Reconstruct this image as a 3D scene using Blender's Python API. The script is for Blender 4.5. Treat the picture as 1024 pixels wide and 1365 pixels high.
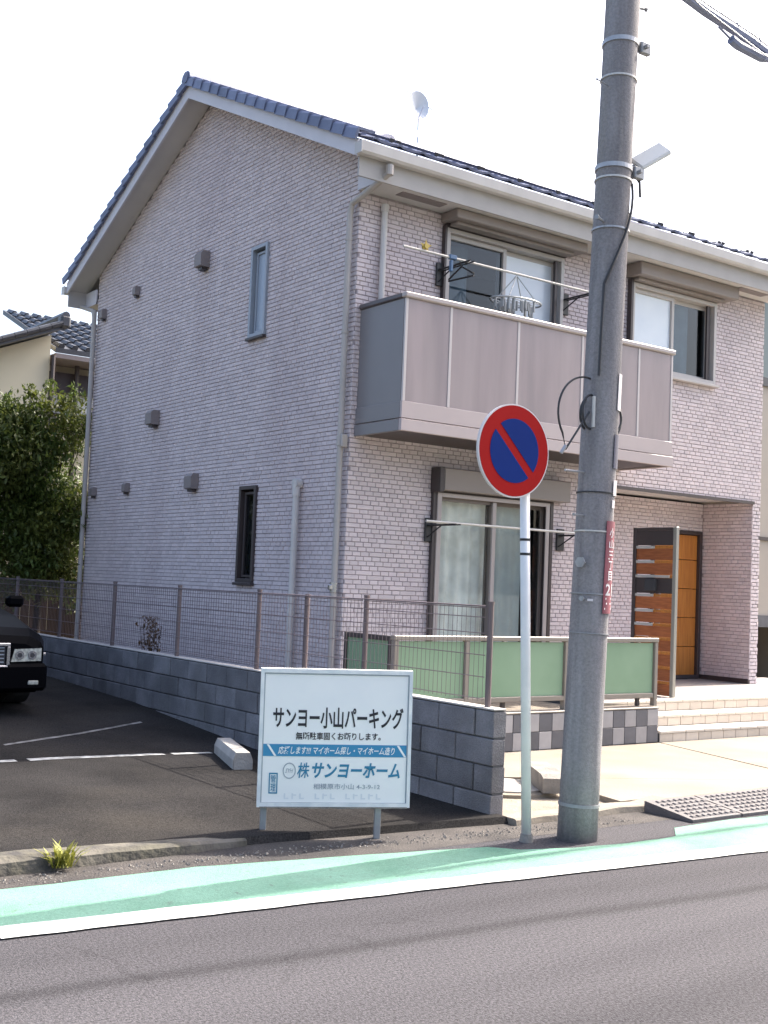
import bpy, math, random
from mathutils import Vector, Matrix, noise as mnoise
random.seed(7)
R = math.radians
for o in list(bpy.data.objects):
    bpy.data.objects.remove(o)
scene = bpy.context.scene
col = scene.collection

# ------------------------------------------------------------------ camera
cam_d = bpy.data.cameras.new('camera')
cam = bpy.data.objects.new('camera', cam_d)
col.objects.link(cam)
scene.camera = cam
cam_d.sensor_fit = 'VERTICAL'
cam_d.sensor_height = 36.0
cam_d.lens = 1582.58 / 1365 * 36.0
cam_d.clip_start = 0.05
cam_d.clip_end = 2000
PITCH, ROLL, YAW = 0.0617, 0.0409, 0.6223
vd = Vector((math.sin(YAW) * math.cos(PITCH), math.cos(YAW) * math.cos(PITCH), math.sin(PITCH)))
vr = Vector((math.cos(YAW), -math.sin(YAW), 0))
vu = vr.cross(vd)
r2 = vr * math.cos(ROLL) + vu * math.sin(ROLL)
u2 = vu * math.cos(ROLL) - vr * math.sin(ROLL)
cam.matrix_world = Matrix(((r2.x, u2.x, -vd.x, -6.92), (r2.y, u2.y, -vd.y, -10.32), (r2.z, u2.z, -vd.z, 1.5514), (0, 0, 0, 1)))

# ------------------------------------------------------------------ sky, sun, exposure
SUN_EL, SUN_BACK = R(48), R(3.0)
S = Vector((math.cos(SUN_EL) * math.cos(SUN_BACK), math.cos(SUN_EL) * math.sin(SUN_BACK), math.sin(SUN_EL)))
world = bpy.data.worlds.new('World')
scene.world = world
world.use_nodes = True
wn = world.node_tree
bg = wn.nodes['Background']
sky = wn.nodes.new('ShaderNodeTexSky')
sky.sky_type = 'NISHITA'
sky.sun_disc = False
sky.sun_elevation = SUN_EL
sky.sun_rotation = math.atan2(S.x, S.y)
sky.air_density = 0.9
sky.dust_density = 6.0
sky.ozone_density = 1.0
bg.inputs['Strength'].default_value = 0.15
wn.links.new(sky.outputs[0], bg.inputs['Color'])
sun_d = bpy.data.lights.new('sun', 'SUN')
sun_d.energy = 3.3
sun_d.angle = R(0.5)
sun_d.color = (1.0, 0.93, 0.83)
sun = bpy.data.objects.new('sun', sun_d)
col.objects.link(sun)
sun.rotation_euler = S.to_track_quat('Z', 'Y').to_euler()
sun.location = (20, 0, 20)
scene.view_settings.view_transform = 'Standard'
scene.view_settings.look = 'None'
scene.view_settings.gamma = 1.0
scene.view_settings.use_curve_mapping = False
scene.view_settings.exposure = 1.72
scene.render.engine = 'CYCLES'
scene.cycles.max_bounces = 8
scene.cycles.transparent_max_bounces = 16
scene.cycles.use_denoising = True

# ------------------------------------------------------------------ materials
MATS = {}
def mat(name, c, rough=0.7, c2=None, nscale=3.0, namt=0.5, bump=0.0, bscale=60.0, metal=0.0, rnd=0.0, c3=None, n3=0.7,
        stretch=(1, 1, 1), spec=0.5, speck=0.0, speck_scale=250.0):
    m = bpy.data.materials.new(name)
    m.use_nodes = True
    nt = m.node_tree
    b = nt.nodes['Principled BSDF']
    b.inputs['Roughness'].default_value = rough
    b.inputs['Metallic'].default_value = metal
    b.inputs['Specular IOR Level'].default_value = spec
    c = tuple(c) + (1,)
    L = nt.links.new
    geo = nt.nodes.new('ShaderNodeNewGeometry')
    mp = nt.nodes.new('ShaderNodeMapping')
    mp.inputs['Scale'].default_value = stretch
    L(geo.outputs['Position'], mp.inputs['Vector'])
    out = None
    rgb = nt.nodes.new('ShaderNodeRGB')
    rgb.outputs[0].default_value = c
    out = rgb.outputs[0]
    def mix(a, bcol, fac, typ='MIX'):
        mx = nt.nodes.new('ShaderNodeMix')
        mx.data_type = 'RGBA'
        mx.blend_type = typ
        L(a, mx.inputs[6])
        if isinstance(bcol, tuple):
            mx.inputs[7].default_value = bcol
        else:
            L(bcol, mx.inputs[7])
        if isinstance(fac, float):
            mx.inputs[0].default_value = fac
        else:
            L(fac, mx.inputs[0])
        return mx.outputs[2]
    def nz(scale, detail=6, lo=0.35, hi=0.65, top=1.0, raw=False):
        n = nt.nodes.new('ShaderNodeTexNoise')
        n.inputs['Scale'].default_value = scale
        n.inputs['Detail'].default_value = detail
        L(geo.outputs['Position'] if raw else mp.outputs[0], n.inputs['Vector'])
        r = nt.nodes.new('ShaderNodeMapRange')
        r.inputs[1].default_value = lo
        r.inputs[2].default_value = hi
        r.inputs[4].default_value = top
        L(n.outputs[0], r.inputs[0])
        return r.outputs[0]
    if c2:
        out = mix(out, tuple(c2) + (1,), nz(nscale, top=namt))
    if c3:
        out = mix(out, tuple(c3) + (1,), nz(n3, 4, 0.5, 0.7, 0.8))
    if speck:
        s = nz(speck_scale, 2, 0.3, 0.7, 2.0, True)
        sm = nt.nodes.new('ShaderNodeMapRange')
        sm.inputs[1].default_value = 0
        sm.inputs[2].default_value = 2
        sm.inputs[3].default_value = 1 - speck
        sm.inputs[4].default_value = 1 + speck
        L(s, sm.inputs[0])
        out = mix(out, sm.outputs[0], 1.0, 'MULTIPLY')
    if rnd:
        oi = nt.nodes.new('ShaderNodeObjectInfo')
        ad = nt.nodes.new('ShaderNodeMath')
        ad.operation = 'ADD'
        L(geo.outputs['Random Per Island'], ad.inputs[0])
        L(oi.outputs['Random'], ad.inputs[1])
        fr = nt.nodes.new('ShaderNodeMath')
        fr.operation = 'FRACT'
        L(ad.outputs[0], fr.inputs[0])
        rr = nt.nodes.new('ShaderNodeMapRange')
        rr.inputs[3].default_value = 1 - rnd
        rr.inputs[4].default_value = 1 + rnd
        L(fr.outputs[0], rr.inputs[0])
        out = mix(out, rr.outputs[0], 1.0, 'MULTIPLY')
    L(out, b.inputs['Base Color'])
    if bump:
        n = nt.nodes.new('ShaderNodeTexNoise')
        n.inputs['Scale'].default_value = bscale
        n.inputs['Detail'].default_value = 4
        L(geo.outputs['Position'], n.inputs['Vector'])
        bp = nt.nodes.new('ShaderNodeBump')
        bp.inputs['Strength'].default_value = bump
        bp.inputs['Distance'].default_value = 0.01
        L(n.outputs[0], bp.inputs['Height'])
        L(bp.outputs[0], b.inputs['Normal'])
    MATS[name] = m
    return m

def glass(name, tint=(0.8, 0.85, 0.85), trans=0.9, rough=0.02):
    m = bpy.data.materials.new(name)
    m.use_nodes = True
    nt = m.node_tree
    nt.nodes.remove(nt.nodes['Principled BSDF'])
    o = nt.nodes['Material Output']
    t = nt.nodes.new('ShaderNodeBsdfTransparent')
    t.inputs[0].default_value = tuple(tint) + (1,)
    g = nt.nodes.new('ShaderNodeBsdfGlossy')
    g.inputs['Roughness'].default_value = rough
    fr = nt.nodes.new('ShaderNodeFresnel')
    gq = nt.nodes.new('ShaderNodeNewGeometry')
    mq = nt.nodes.new('ShaderNodeMath'); mq.operation = 'MULTIPLY_ADD'
    mq.inputs[1].default_value = 1 / 1.5 - 1.5; mq.inputs[2].default_value = 1.5
    nt.links.new(gq.outputs['Backfacing'], mq.inputs[0]); nt.links.new(mq.outputs[0], fr.inputs[0])
    mx = nt.nodes.new('ShaderNodeMixShader')
    nt.links.new(fr.outputs[0], mx.inputs[0])
    nt.links.new(t.outputs[0], mx.inputs[1])
    nt.links.new(g.outputs[0], mx.inputs[2])
    nt.links.new(mx.outputs[0], o.inputs[0])
    MATS[name] = m

def leafmat(name, c, c2):
    m = mat(name, c, 0.5, c2, 1.5, 0.9, rnd=0.35, spec=0.4)
    nt = m.node_tree
    b = nt.nodes['Principled BSDF']
    tr = nt.nodes.new('ShaderNodeBsdfTranslucent')
    src = b.inputs['Base Color'].links[0].from_socket
    nt.links.new(src, tr.inputs[0])
    mx = nt.nodes.new('ShaderNodeMixShader')
    mx.inputs[0].default_value = 0.35
    nt.links.new(b.outputs[0], mx.inputs[1])
    nt.links.new(tr.outputs[0], mx.inputs[2])
    nt.links.new(mx.outputs[0], nt.nodes['Material Output'].inputs[0])

mat('ground', (0.12, 0.12, 0.10), 0.95, (0.08, 0.09, 0.06), 0.5)
mat('road', (0.070, 0.067, 0.073), 0.93, (0.054, 0.0515, 0.057), 0.9, 0.8, bump=0.9, bscale=130, stretch=(0.25, 2.2, 1), speck=0.45, speck_scale=75, spec=0.2)
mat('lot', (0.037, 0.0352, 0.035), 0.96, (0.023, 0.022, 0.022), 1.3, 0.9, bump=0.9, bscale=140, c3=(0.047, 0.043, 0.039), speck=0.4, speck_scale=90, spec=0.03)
mat('verge', (0.075, 0.066, 0.06), 0.96, (0.035, 0.031, 0.03), 3.0, 0.9, bump=1.0, bscale=90, speck=0.45, speck_scale=80)
mat('green_paint', (0.12, 0.255, 0.188), 0.85, (0.155, 0.31, 0.235), 2.0, 0.7, bump=0.5, bscale=140, c3=(0.07, 0.20, 0.13), n3=1.6, speck=0.14, speck_scale=70)
mat('white_line', (0.72, 0.73, 0.70), 0.7, (0.42, 0.44, 0.42), 9, 0.75, bump=0.3, bscale=150)
mat('lot_line', (0.50, 0.50, 0.49), 0.85, (0.14, 0.14, 0.135), 14, 0.95)
mat('lot_line_faint', (0.22, 0.21, 0.205), 0.9, (0.06, 0.058, 0.056), 12, 0.95)
mat('apron', (0.25, 0.22, 0.18), 0.9, (0.20, 0.172, 0.135), 0.9, 0.9, bump=0.4, bscale=50, c3=(0.19, 0.158, 0.12), n3=1.1)
mat('dirt', (0.27, 0.23, 0.18), 0.95, (0.18, 0.15, 0.12), 4, 0.9, bump=1.0, bscale=40, speck=0.3)
mat('concrete', (0.40, 0.38, 0.35), 0.9, (0.28, 0.26, 0.24), 5, 0.8, bump=0.5, bscale=60)
mat('old_concrete', (0.27, 0.25, 0.22), 0.95, (0.15, 0.14, 0.13), 7, 0.9, bump=0.8, bscale=50)
mat('kerb_stone', (0.115, 0.105, 0.078), 0.96, (0.045, 0.042, 0.04), 9, 0.95, bump=1.0, bscale=35, c3=(0.16, 0.145, 0.125), n3=3)
mat('brick', (0.635, 0.555, 0.56), 0.75, (0.575, 0.50, 0.51), 5, 0.7, bump=0.3, bscale=90, rnd=0.075, stretch=(1.3, 1.3, 0.25), c3=(0.545, 0.465, 0.475), n3=0.8)
mat('mortar', (0.40, 0.335, 0.34), 0.9, (0.17, 0.15, 0.15), 20, 0.5)
mat('roof_tile', (0.15, 0.175, 0.28), 0.5, (0.10, 0.12, 0.2), 5, 0.8, rnd=0.15)
mat('dark_tile', (0.07, 0.072, 0.08), 0.4, (0.04, 0.04, 0.045), 6, 0.7, rnd=0.2)
mat('trim_white', (0.56, 0.53, 0.51), 0.5, (0.47, 0.445, 0.43), 4, 0.7, stretch=(1, 1, 0.3))
mat('fascia_grey', (0.42, 0.395, 0.38), 0.6, (0.36, 0.335, 0.325), 4, 0.6)
mat('barge', (0.62, 0.60, 0.64), 0.6, (0.56, 0.54, 0.58), 3, 0.6)
mat('soffit', (0.60, 0.57, 0.55), 0.8, (0.54, 0.51, 0.49), 2, 0.6)
mat('pipe', (0.44, 0.40, 0.375), 0.5, (0.36, 0.33, 0.31), 3, 0.6)
mat('pipe_light', (0.58, 0.55, 0.53), 0.5, (0.5, 0.47, 0.45), 3, 0.6)
mat('hood', (0.235, 0.20, 0.195), 0.55, (0.20, 0.17, 0.165), 6, 0.5)
mat('shutter', (0.265, 0.225, 0.205), 0.5, (0.235, 0.20, 0.185), 3, 0.5)
mat('frame_dark', (0.055, 0.042, 0.042), 0.45)
mat('frame_light', (0.47, 0.435, 0.415), 0.4, (0.42, 0.39, 0.37), 5, 0.5)
mat('frame_brown', (0.20, 0.165, 0.15), 0.45, (0.17, 0.14, 0.13), 5, 0.5)
mat('frame_steel', (0.30, 0.33, 0.38), 0.4)
glass('glass', (0.93, 0.95, 0.94))
mat('pane_white', (0.70, 0.75, 0.80), 0.15, (0.62, 0.68, 0.75), 2.5, 0.6, spec=0.5)  # opaque pale colour for the white window panes
glass('dark_glass', (0.62, 0.68, 0.72))
mat('frost', (0.33, 0.38, 0.45), 0.25, (0.28, 0.33, 0.42), 2, 0.6, spec=0.6)
mat('curtain', (0.86, 0.86, 0.84), 0.9, (0.38, 0.39, 0.38), 5, 0.5)
mat('curtain_white', (0.80, 0.83, 0.85), 0.9, (0.72, 0.75, 0.78), 5, 0.4)
mat('curtain_grey', (0.40, 0.45, 0.47), 0.9, (0.32, 0.35, 0.37), 5, 0.6)
mat('interior', (0.05, 0.05, 0.055), 0.9)
mat('balcony_panel', (0.33, 0.265, 0.265), 0.25, (0.245, 0.20, 0.205), 2.2, 0.9, stretch=(1.6, 1, 0.22), c3=(0.36, 0.30, 0.29), n3=1.2)  # upright streaks put reflections and see-through tones into the panel colour
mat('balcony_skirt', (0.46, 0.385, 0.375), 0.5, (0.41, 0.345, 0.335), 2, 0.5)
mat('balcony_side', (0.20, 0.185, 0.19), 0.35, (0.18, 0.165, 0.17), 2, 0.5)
mat('rail', (0.40, 0.35, 0.335), 0.4, (0.36, 0.31, 0.3), 3, 0.5)
mat('rail_dark', (0.09, 0.075, 0.08), 0.4)
mat('post_pale', (0.52, 0.47, 0.455), 0.45)
mat('wood_door', (0.52, 0.20, 0.04), 0.45, (0.40, 0.14, 0.025), 6, 0.9, stretch=(6, 6, 0.5))
mat('wood_screen', (0.40, 0.125, 0.04), 0.5, (0.28, 0.08, 0.025), 7, 0.9, stretch=(1, 1, 8), rnd=0.2)
mat('silver', (0.55, 0.53, 0.50), 0.4, (0.47, 0.45, 0.42), 8, 0.5, metal=0.2)
mat('screen_post', (0.30, 0.285, 0.25), 0.4, metal=0.2)
mat('step_tile', (0.54, 0.475, 0.405), 0.6, (0.48, 0.42, 0.355), 8, 0.7, rnd=0.08)
mat('step_tread', (0.60, 0.545, 0.475), 0.7, (0.53, 0.48, 0.41), 8, 0.6)
mat('porch_floor', (0.28, 0.26, 0.25), 0.6, (0.23, 0.21, 0.2), 10, 0.6)
mat('tile_dark', (0.105, 0.105, 0.12), 0.5, (0.08, 0.08, 0.09), 10, 0.6, rnd=0.12)
mat('tile_light', (0.34, 0.325, 0.33), 0.5, (0.28, 0.27, 0.275), 10, 0.6, rnd=0.12)
mat('block', (0.215, 0.21, 0.22), 0.95, (0.14, 0.136, 0.145), 4, 0.95, bump=0.9, bscale=110, rnd=0.22, c3=(0.12, 0.115, 0.115), n3=1.8, speck=0.15, speck_scale=90)
mat('block_mortar', (0.085, 0.085, 0.09), 0.95)
mat('coping', (0.50, 0.47, 0.44), 0.9, (0.36, 0.34, 0.32), 6, 0.8)
mat('fence_post', (0.15, 0.115, 0.115), 0.5, (0.12, 0.09, 0.09), 6, 0.5)
mat('fence_wire', (0.15, 0.115, 0.12), 0.5)
mat('green_panel', (0.22, 0.33, 0.22), 0.3, (0.165, 0.27, 0.17), 1.6, 0.7)
mat('fence_frame', (0.235, 0.205, 0.175), 0.45, (0.2, 0.175, 0.15), 4, 0.5)
mat('pole', (0.275, 0.262, 0.265), 0.93, (0.18, 0.17, 0.175), 5, 0.95, bump=0.5, bscale=120, c3=(0.30, 0.28, 0.265), n3=2.5, stretch=(3, 3, 0.25), spec=0.2, speck=0.13, speck_scale=60)
mat('steel', (0.42, 0.42, 0.43), 0.45, (0.3, 0.3, 0.31), 20, 0.6, metal=0.6)
mat('cable', (0.02, 0.02, 0.022), 0.5)
mat('cable_grey', (0.22, 0.24, 0.34), 0.6, (0.16, 0.18, 0.27), 20, 0.6)
mat('lamp_body', (0.60, 0.60, 0.58), 0.4)
mat('plate_red', (0.24, 0.06, 0.08), 0.6, (0.19, 0.05, 0.07), 6, 0.5)
mat('plate_white', (0.66, 0.62, 0.62), 0.5)
mat('plate_navy', (0.04, 0.045, 0.09), 0.5)
mat('sign_red', (0.36, 0.008, 0.008), 0.5, (0.30, 0.007, 0.007), 4, 0.5, spec=0.08)
mat('sign_blue', (0.003, 0.025, 0.17), 0.5, (0.003, 0.02, 0.14), 4, 0.5, spec=0.08)
mat('sign_white', (0.62, 0.58, 0.57), 0.5)
mat('sign_post', (0.74, 0.74, 0.73), 0.5, (0.64, 0.64, 0.63), 6, 0.7)
mat('board', (0.82, 0.81, 0.79), 0.45, (0.75, 0.755, 0.75), 3, 0.6, c3=(0.76, 0.76, 0.76), n3=2)
mat('board_frame', (0.76, 0.76, 0.75), 0.45, (0.5, 0.55, 0.58), 12, 0.6)
mat('board_edge', (0.33, 0.38, 0.42), 0.6, (0.22, 0.22, 0.22), 10, 0.6)
mat('ink', (0.015, 0.015, 0.02), 0.6)
mat('ink_blue', (0.02, 0.19, 0.32), 0.5)
mat('band_blue', (0.03, 0.22, 0.40), 0.5, (0.035, 0.25, 0.43), 5, 0.5)
mat('ink_grey', (0.30, 0.34, 0.38), 0.6)
mat('ink_faint', (0.66, 0.68, 0.70), 0.6)
mat('galv', (0.32, 0.33, 0.34), 0.5, (0.22, 0.22, 0.23), 10, 0.7, metal=0.3)
mat('ramp', (0.135, 0.125, 0.125), 0.8, (0.10, 0.09, 0.09), 10, 0.8, bump=0.5)
mat('car_paint', (0.002, 0.002, 0.003), 0.4, spec=0.04)
mat('tyre', (0.015, 0.015, 0.015), 0.9)
mat('chrome', (0.55, 0.55, 0.58), 0.2, metal=0.9)
mat('lamp_glass', (0.55, 0.56, 0.50), 0.2, (0.2, 0.2, 0.18), 30, 0.8)
mat('number_plate', (0.6, 0.6, 0.58), 0.5)
mat('cream', (0.62, 0.57, 0.43), 0.9, (0.56, 0.51, 0.38), 1, 0.6)
mat('beige_wall', (0.42, 0.38, 0.33), 0.9, (0.37, 0.33, 0.29), 1, 0.6)
mat('garage', (0.02, 0.02, 0.022), 0.8)
mat('pale_roof', (0.21, 0.25, 0.25), 0.7, (0.19, 0.22, 0.225), 1, 0.5)
mat('timber', (0.05, 0.035, 0.028), 0.8, (0.03, 0.02, 0.017), 5, 0.8, rnd=0.25, stretch=(4, 4, 0.6))
mat('bark', (0.06, 0.045, 0.035), 0.9, (0.035, 0.028, 0.022), 14, 0.8, bump=0.8)
def road_tracks():
    nt = MATS['road'].node_tree
    b = nt.nodes['Principled BSDF']; L = nt.links.new
    src = b.inputs['Base Color'].links[0].from_socket
    def M_(op, a, c=None, d=None):
        n = nt.nodes.new('ShaderNodeMath'); n.operation = op
        for i, v in enumerate((a, c, d)):
            if v is None: continue
            if isinstance(v, (int, float)): n.inputs[i].default_value = v
            else: L(v, n.inputs[i])
        return n.outputs[0]
    geo = nt.nodes.new('ShaderNodeNewGeometry')
    sp = nt.nodes.new('ShaderNodeSeparateXYZ'); L(geo.outputs['Position'], sp.inputs[0])
    nz = nt.nodes.new('ShaderNodeTexNoise'); nz.inputs['Scale'].default_value = 1.1; nz.inputs['Detail'].default_value = 5
    L(geo.outputs['Position'], nz.inputs['Vector'])
    y = M_('ADD', M_('MULTIPLY_ADD', sp.outputs[0], 0.071, sp.outputs[1]), M_('MULTIPLY', M_('SUBTRACT', nz.outputs[0], 0.5), 0.12))
    tot = None
    for y0, w, a in ((-6.345, 0.06, 0.36), (-6.75, 0.35, -0.10), (-7.6, 0.30, 0.16), (-8.9, 0.3, 0.14), (-5.98, 0.12, 0.10)):
        q = M_('DIVIDE', M_('SUBTRACT', y, y0), w)
        g_ = M_('MULTIPLY', M_('EXPONENT', M_('MULTIPLY', M_('MULTIPLY', q, q), -1.0)), a)
        tot = g_ if tot is None else M_('ADD', tot, g_)
    # fine cracks
    vo = nt.nodes.new('ShaderNodeTexVoronoi'); vo.feature = 'DISTANCE_TO_EDGE'; vo.inputs['Scale'].default_value = 0.45
    wv = nt.nodes.new('ShaderNodeVectorMath'); wv.operation = 'MULTIPLY_ADD'
    n2 = nt.nodes.new('ShaderNodeTexNoise'); n2.inputs['Scale'].default_value = 2.5; n2.inputs['Detail'].default_value = 6
    L(geo.outputs['Position'], n2.inputs['Vector'])
    L(n2.outputs['Color'], wv.inputs[0]); wv.inputs[1].default_value = (0.7, 0.7, 0.0); L(geo.outputs['Position'], wv.inputs[2])
    L(wv.outputs[0], vo.inputs['Vector'])
    cr = M_('MULTIPLY', M_('LESS_THAN', vo.outputs['Distance'], 0.0035), M_('MULTIPLY', M_('GREATER_THAN', nz.outputs[0], 0.56), 0.14))
    tot = M_('ADD', tot, cr)
    k = M_('SUBTRACT', 1.0, tot)
    mx = nt.nodes.new('ShaderNodeMix'); mx.data_type = 'RGBA'; mx.blend_type = 'MULTIPLY'; mx.inputs[0].default_value = 1.0
    L(src, mx.inputs[6]); L(k, mx.inputs[7]); L(mx.outputs[2], b.inputs['Base Color'])
road_tracks()
def paint_wear(name, under_c, scale, lo, hi, top):
    nt = MATS[name].node_tree
    b = nt.nodes['Principled BSDF']; L = nt.links.new
    src = b.inputs['Base Color'].links[0].from_socket
    geo = nt.nodes.new('ShaderNodeNewGeometry')
    tot = None
    for sc_, l_, h_ in ((scale, lo, hi), (scale * 0.12, lo - 0.04, hi + 0.06)):
        n = nt.nodes.new('ShaderNodeTexNoise'); n.inputs['Scale'].default_value = sc_; n.inputs['Detail'].default_value = 8; n.inputs['Roughness'].default_value = 0.7
        L(geo.outputs['Position'], n.inputs['Vector'])
        r = nt.nodes.new('ShaderNodeMapRange'); r.inputs[1].default_value = l_; r.inputs[2].default_value = h_; r.inputs[4].default_value = top
        L(n.outputs[0], r.inputs[0])
        if tot is None: tot = r.outputs[0]
        else:
            mm = nt.nodes.new('ShaderNodeMath'); mm.operation = 'MAXIMUM'; L(tot, mm.inputs[0])
            m2 = nt.nodes.new('ShaderNodeMath'); m2.operation = 'MULTIPLY'; L(r.outputs[0], m2.inputs[0]); m2.inputs[1].default_value = 0.35
            L(m2.outputs[0], mm.inputs[1]); tot = mm.outputs[0]
    mx = nt.nodes.new('ShaderNodeMix'); mx.data_type = 'RGBA'
    L(tot, mx.inputs[0]); L(src, mx.inputs[6]); mx.inputs[7].default_value = under_c + (1,); L(mx.outputs[2], b.inputs['Base Color'])
paint_wear('green_paint', (0.075, 0.085, 0.078), 16, 0.60, 0.68, 0.75)
paint_wear('white_line', (0.12, 0.118, 0.115), 20, 0.61, 0.69, 0.75)
leafmat('leaf', (0.060, 0.10, 0.02), (0.15, 0.165, 0.038))
leafmat('weed_leaf', (0.16, 0.20, 0.03), (0.28, 0.26, 0.05))
leafmat('dry_leaf', (0.16, 0.09, 0.04), (0.10, 0.06, 0.03))
mat('peg_yellow', (0.5, 0.36, 0.08), 0.5)
mat('peg_blue', (0.08, 0.15, 0.26), 0.5)
mat('plastic_white', (0.38, 0.40, 0.41), 0.5)
mat('antenna', (0.55, 0.57, 0.60), 0.4, metal=0.3)

# ------------------------------------------------------------------ helpers
def wloc(o):
    v = Vector((0, 0, 0))
    while o is not None:
        v = v + o.location
        o = o.parent
    return v

def tag(o, label=None, cat=None, group=None, kind=None):
    if label: o['label'] = label
    if cat: o['category'] = cat
    if group: o['group'] = group
    if kind: o['kind'] = kind
    return o

def thing(name, loc, label, cat, group=None):
    o = bpy.data.objects.new(name, None)
    o.empty_display_size = 0.2
    col.objects.link(o)
    o.location = loc
    return tag(o, label, cat, group)

class MB:
    def __init__(s):
        s.v, s.f = [], []
    def add(s, vs, fs):
        n = len(s.v)
        s.v.extend([tuple(p) for p in vs])
        s.f.extend([tuple(i + n for i in f) for f in fs])
        return s
    def box(s, x0, x1, y0, y1, z0, z1, bev=0.0):
        x0, x1 = min(x0, x1), max(x0, x1); y0, y1 = min(y0, y1), max(y0, y1); z0, z1 = min(z0, z1), max(z0, z1)
        if bev <= 0:
            return s.add([(x0, y0, z0), (x1, y0, z0), (x1, y1, z0), (x0, y1, z0), (x0, y0, z1), (x1, y0, z1), (x1, y1, z1), (x0, y1, z1)],
                         [(0, 3, 2, 1), (4, 5, 6, 7), (0, 1, 5, 4), (1, 2, 6, 5), (2, 3, 7, 6), (3, 0, 4, 7)])
        b = bev
        vs, idx = [], {}
        for ix, X in enumerate((x0, x1)):
            for iy, Y in enumerate((y0, y1)):
                for iz, Z in enumerate((z0, z1)):
                    dx, dy, dz = (b if ix == 0 else -b), (b if iy == 0 else -b), (b if iz == 0 else -b)
                    for a, p in enumerate(((X, Y + dy, Z + dz), (X + dx, Y, Z + dz), (X + dx, Y + dy, Z))):
                        idx[(ix, iy, iz, a)] = len(vs); vs.append(p)
        I = lambda *k: idx[k]
        fs = []
        for i in (0, 1):
            q = [I(i, 0, 0, 0), I(i, 1, 0, 0), I(i, 1, 1, 0), I(i, 0, 1, 0)]
            fs.append(q if i else q[::-1])
            q = [I(0, i, 0, 1), I(1, i, 0, 1), I(1, i, 1, 1), I(0, i, 1, 1)]
            fs.append(q[::-1] if i else q)
            q = [I(0, 0, i, 2), I(1, 0, i, 2), I(1, 1, i, 2), I(0, 1, i, 2)]
            fs.append(q if i else q[::-1])
        for j in (0, 1):
            for k in (0, 1):
                fs.append((I(0, j, k, 1), I(1, j, k, 1), I(1, j, k, 2), I(0, j, k, 2)))
                fs.append((I(j, 0, k, 0), I(j, 1, k, 0), I(j, 1, k, 2), I(j, 0, k, 2)))
                fs.append((I(j, k, 0, 0), I(j, k, 1, 0), I(j, k, 1, 1), I(j, k, 0, 1)))
        for i in (0, 1):
            for j in (0, 1):
                for k in (0, 1):
                    fs.append((I(i, j, k, 0), I(i, j, k, 1), I(i, j, k, 2)))
        return s.add(vs, fs)
    def tube(s, pts, r, n=10, r1=None, cap=True):
        pts = [Vector(p) for p in pts]
        rings, up = [], None
        for i, p in enumerate(pts):
            d = (pts[min(i + 1, len(pts) - 1)] - pts[max(i - 1, 0)]).normalized()
            if up is None:
                up = Vector((0, 0, 1)) if abs(d.z) < 0.9 else Vector((1, 0, 0))
            a = d.cross(up)
            if a.length < 1e-4:
                a = d.cross(Vector((0, 1, 0)))
            a.normalize()
            bq = a.cross(d).normalized()
            up = bq
            rr = r if r1 is None else r + (r1 - r) * i / (len(pts) - 1)
            rings.append([p + a * (rr * math.cos(2 * math.pi * k / n)) + bq * (rr * math.sin(2 * math.pi * k / n)) for k in range(n)])
        vs = [v for rg in rings for v in rg]
        fs = []
        for i in range(len(pts) - 1):
            for k in range(n):
                fs.append((i * n + k, i * n + (k + 1) % n, (i + 1) * n + (k + 1) % n, (i + 1) * n + k))
        if cap:
            fs.append(tuple(range(n - 1, -1, -1)))
            fs.append(tuple((len(pts) - 1) * n + k for k in range(n)))
        return s.add(vs, fs)
    def prism(s, poly, axis, a, b):
        """extrude polygon (list of 2d points) along axis between a and b"""
        n = len(poly)
        def P(u, v, w):
            return {'x': (w, u, v), 'y': (u, w, v), 'z': (u, v, w)}[axis]
        vs = [P(u, v, a) for u, v in poly] + [P(u, v, b) for u, v in poly]
        fs = [tuple(range(n)), tuple(range(2 * n - 1, n - 1, -1))]
        fs += [(i, (i + 1) % n, n + (i + 1) % n, n + i) for i in range(n)]
        return s.add(vs, fs)
    def xf(s, M):
        s.v = [tuple(M @ Vector(p)) for p in s.v]
        return s
    def build(s, name, m, parent=None, smooth=False, kind=None):
        off = wloc(parent) if parent is not None else Vector((0, 0, 0))
        me = bpy.data.meshes.new(name)
        me.from_pydata([(p[0] - off.x, p[1] - off.y, p[2] - off.z) for p in s.v], [], s.f)
        import bmesh
        if len(s.f) < 20000:
            bm = bmesh.new(); bm.from_mesh(me)
            bmesh.ops.recalc_face_normals(bm, faces=bm.faces)
            bm.to_mesh(me); bm.free()
        if smooth:
            me.polygons.foreach_set('use_smooth', [True] * len(me.polygons))
        me.materials.append(MATS[m])
        me.update()
        o = bpy.data.objects.new(name, me)
        col.objects.link(o)
        if parent is not None:
            o.parent = parent
        if kind: o['kind'] = kind
        return o
    def solo(s, name, m, loc, label, cat, group=None, smooth=False):
        """one-mesh top-level thing with its origin at loc"""
        L = Vector(loc)
        s.v = [(p[0] - L.x, p[1] - L.y, p[2] - L.z) for p in s.v]
        o = s.build(name, m, None, smooth)
        o.location = L
        return tag(o, label, cat, group)

def sheet(name, poly, z, m, parent=None, zf=None):
    b = MB()
    b.add([(x, y, (zf(x, y) if zf else z)) for x, y in poly], [tuple(range(len(poly)))])
    return b.build(name, m, parent)

def struct(o):
    o['kind'] = 'structure'
    return o

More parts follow.
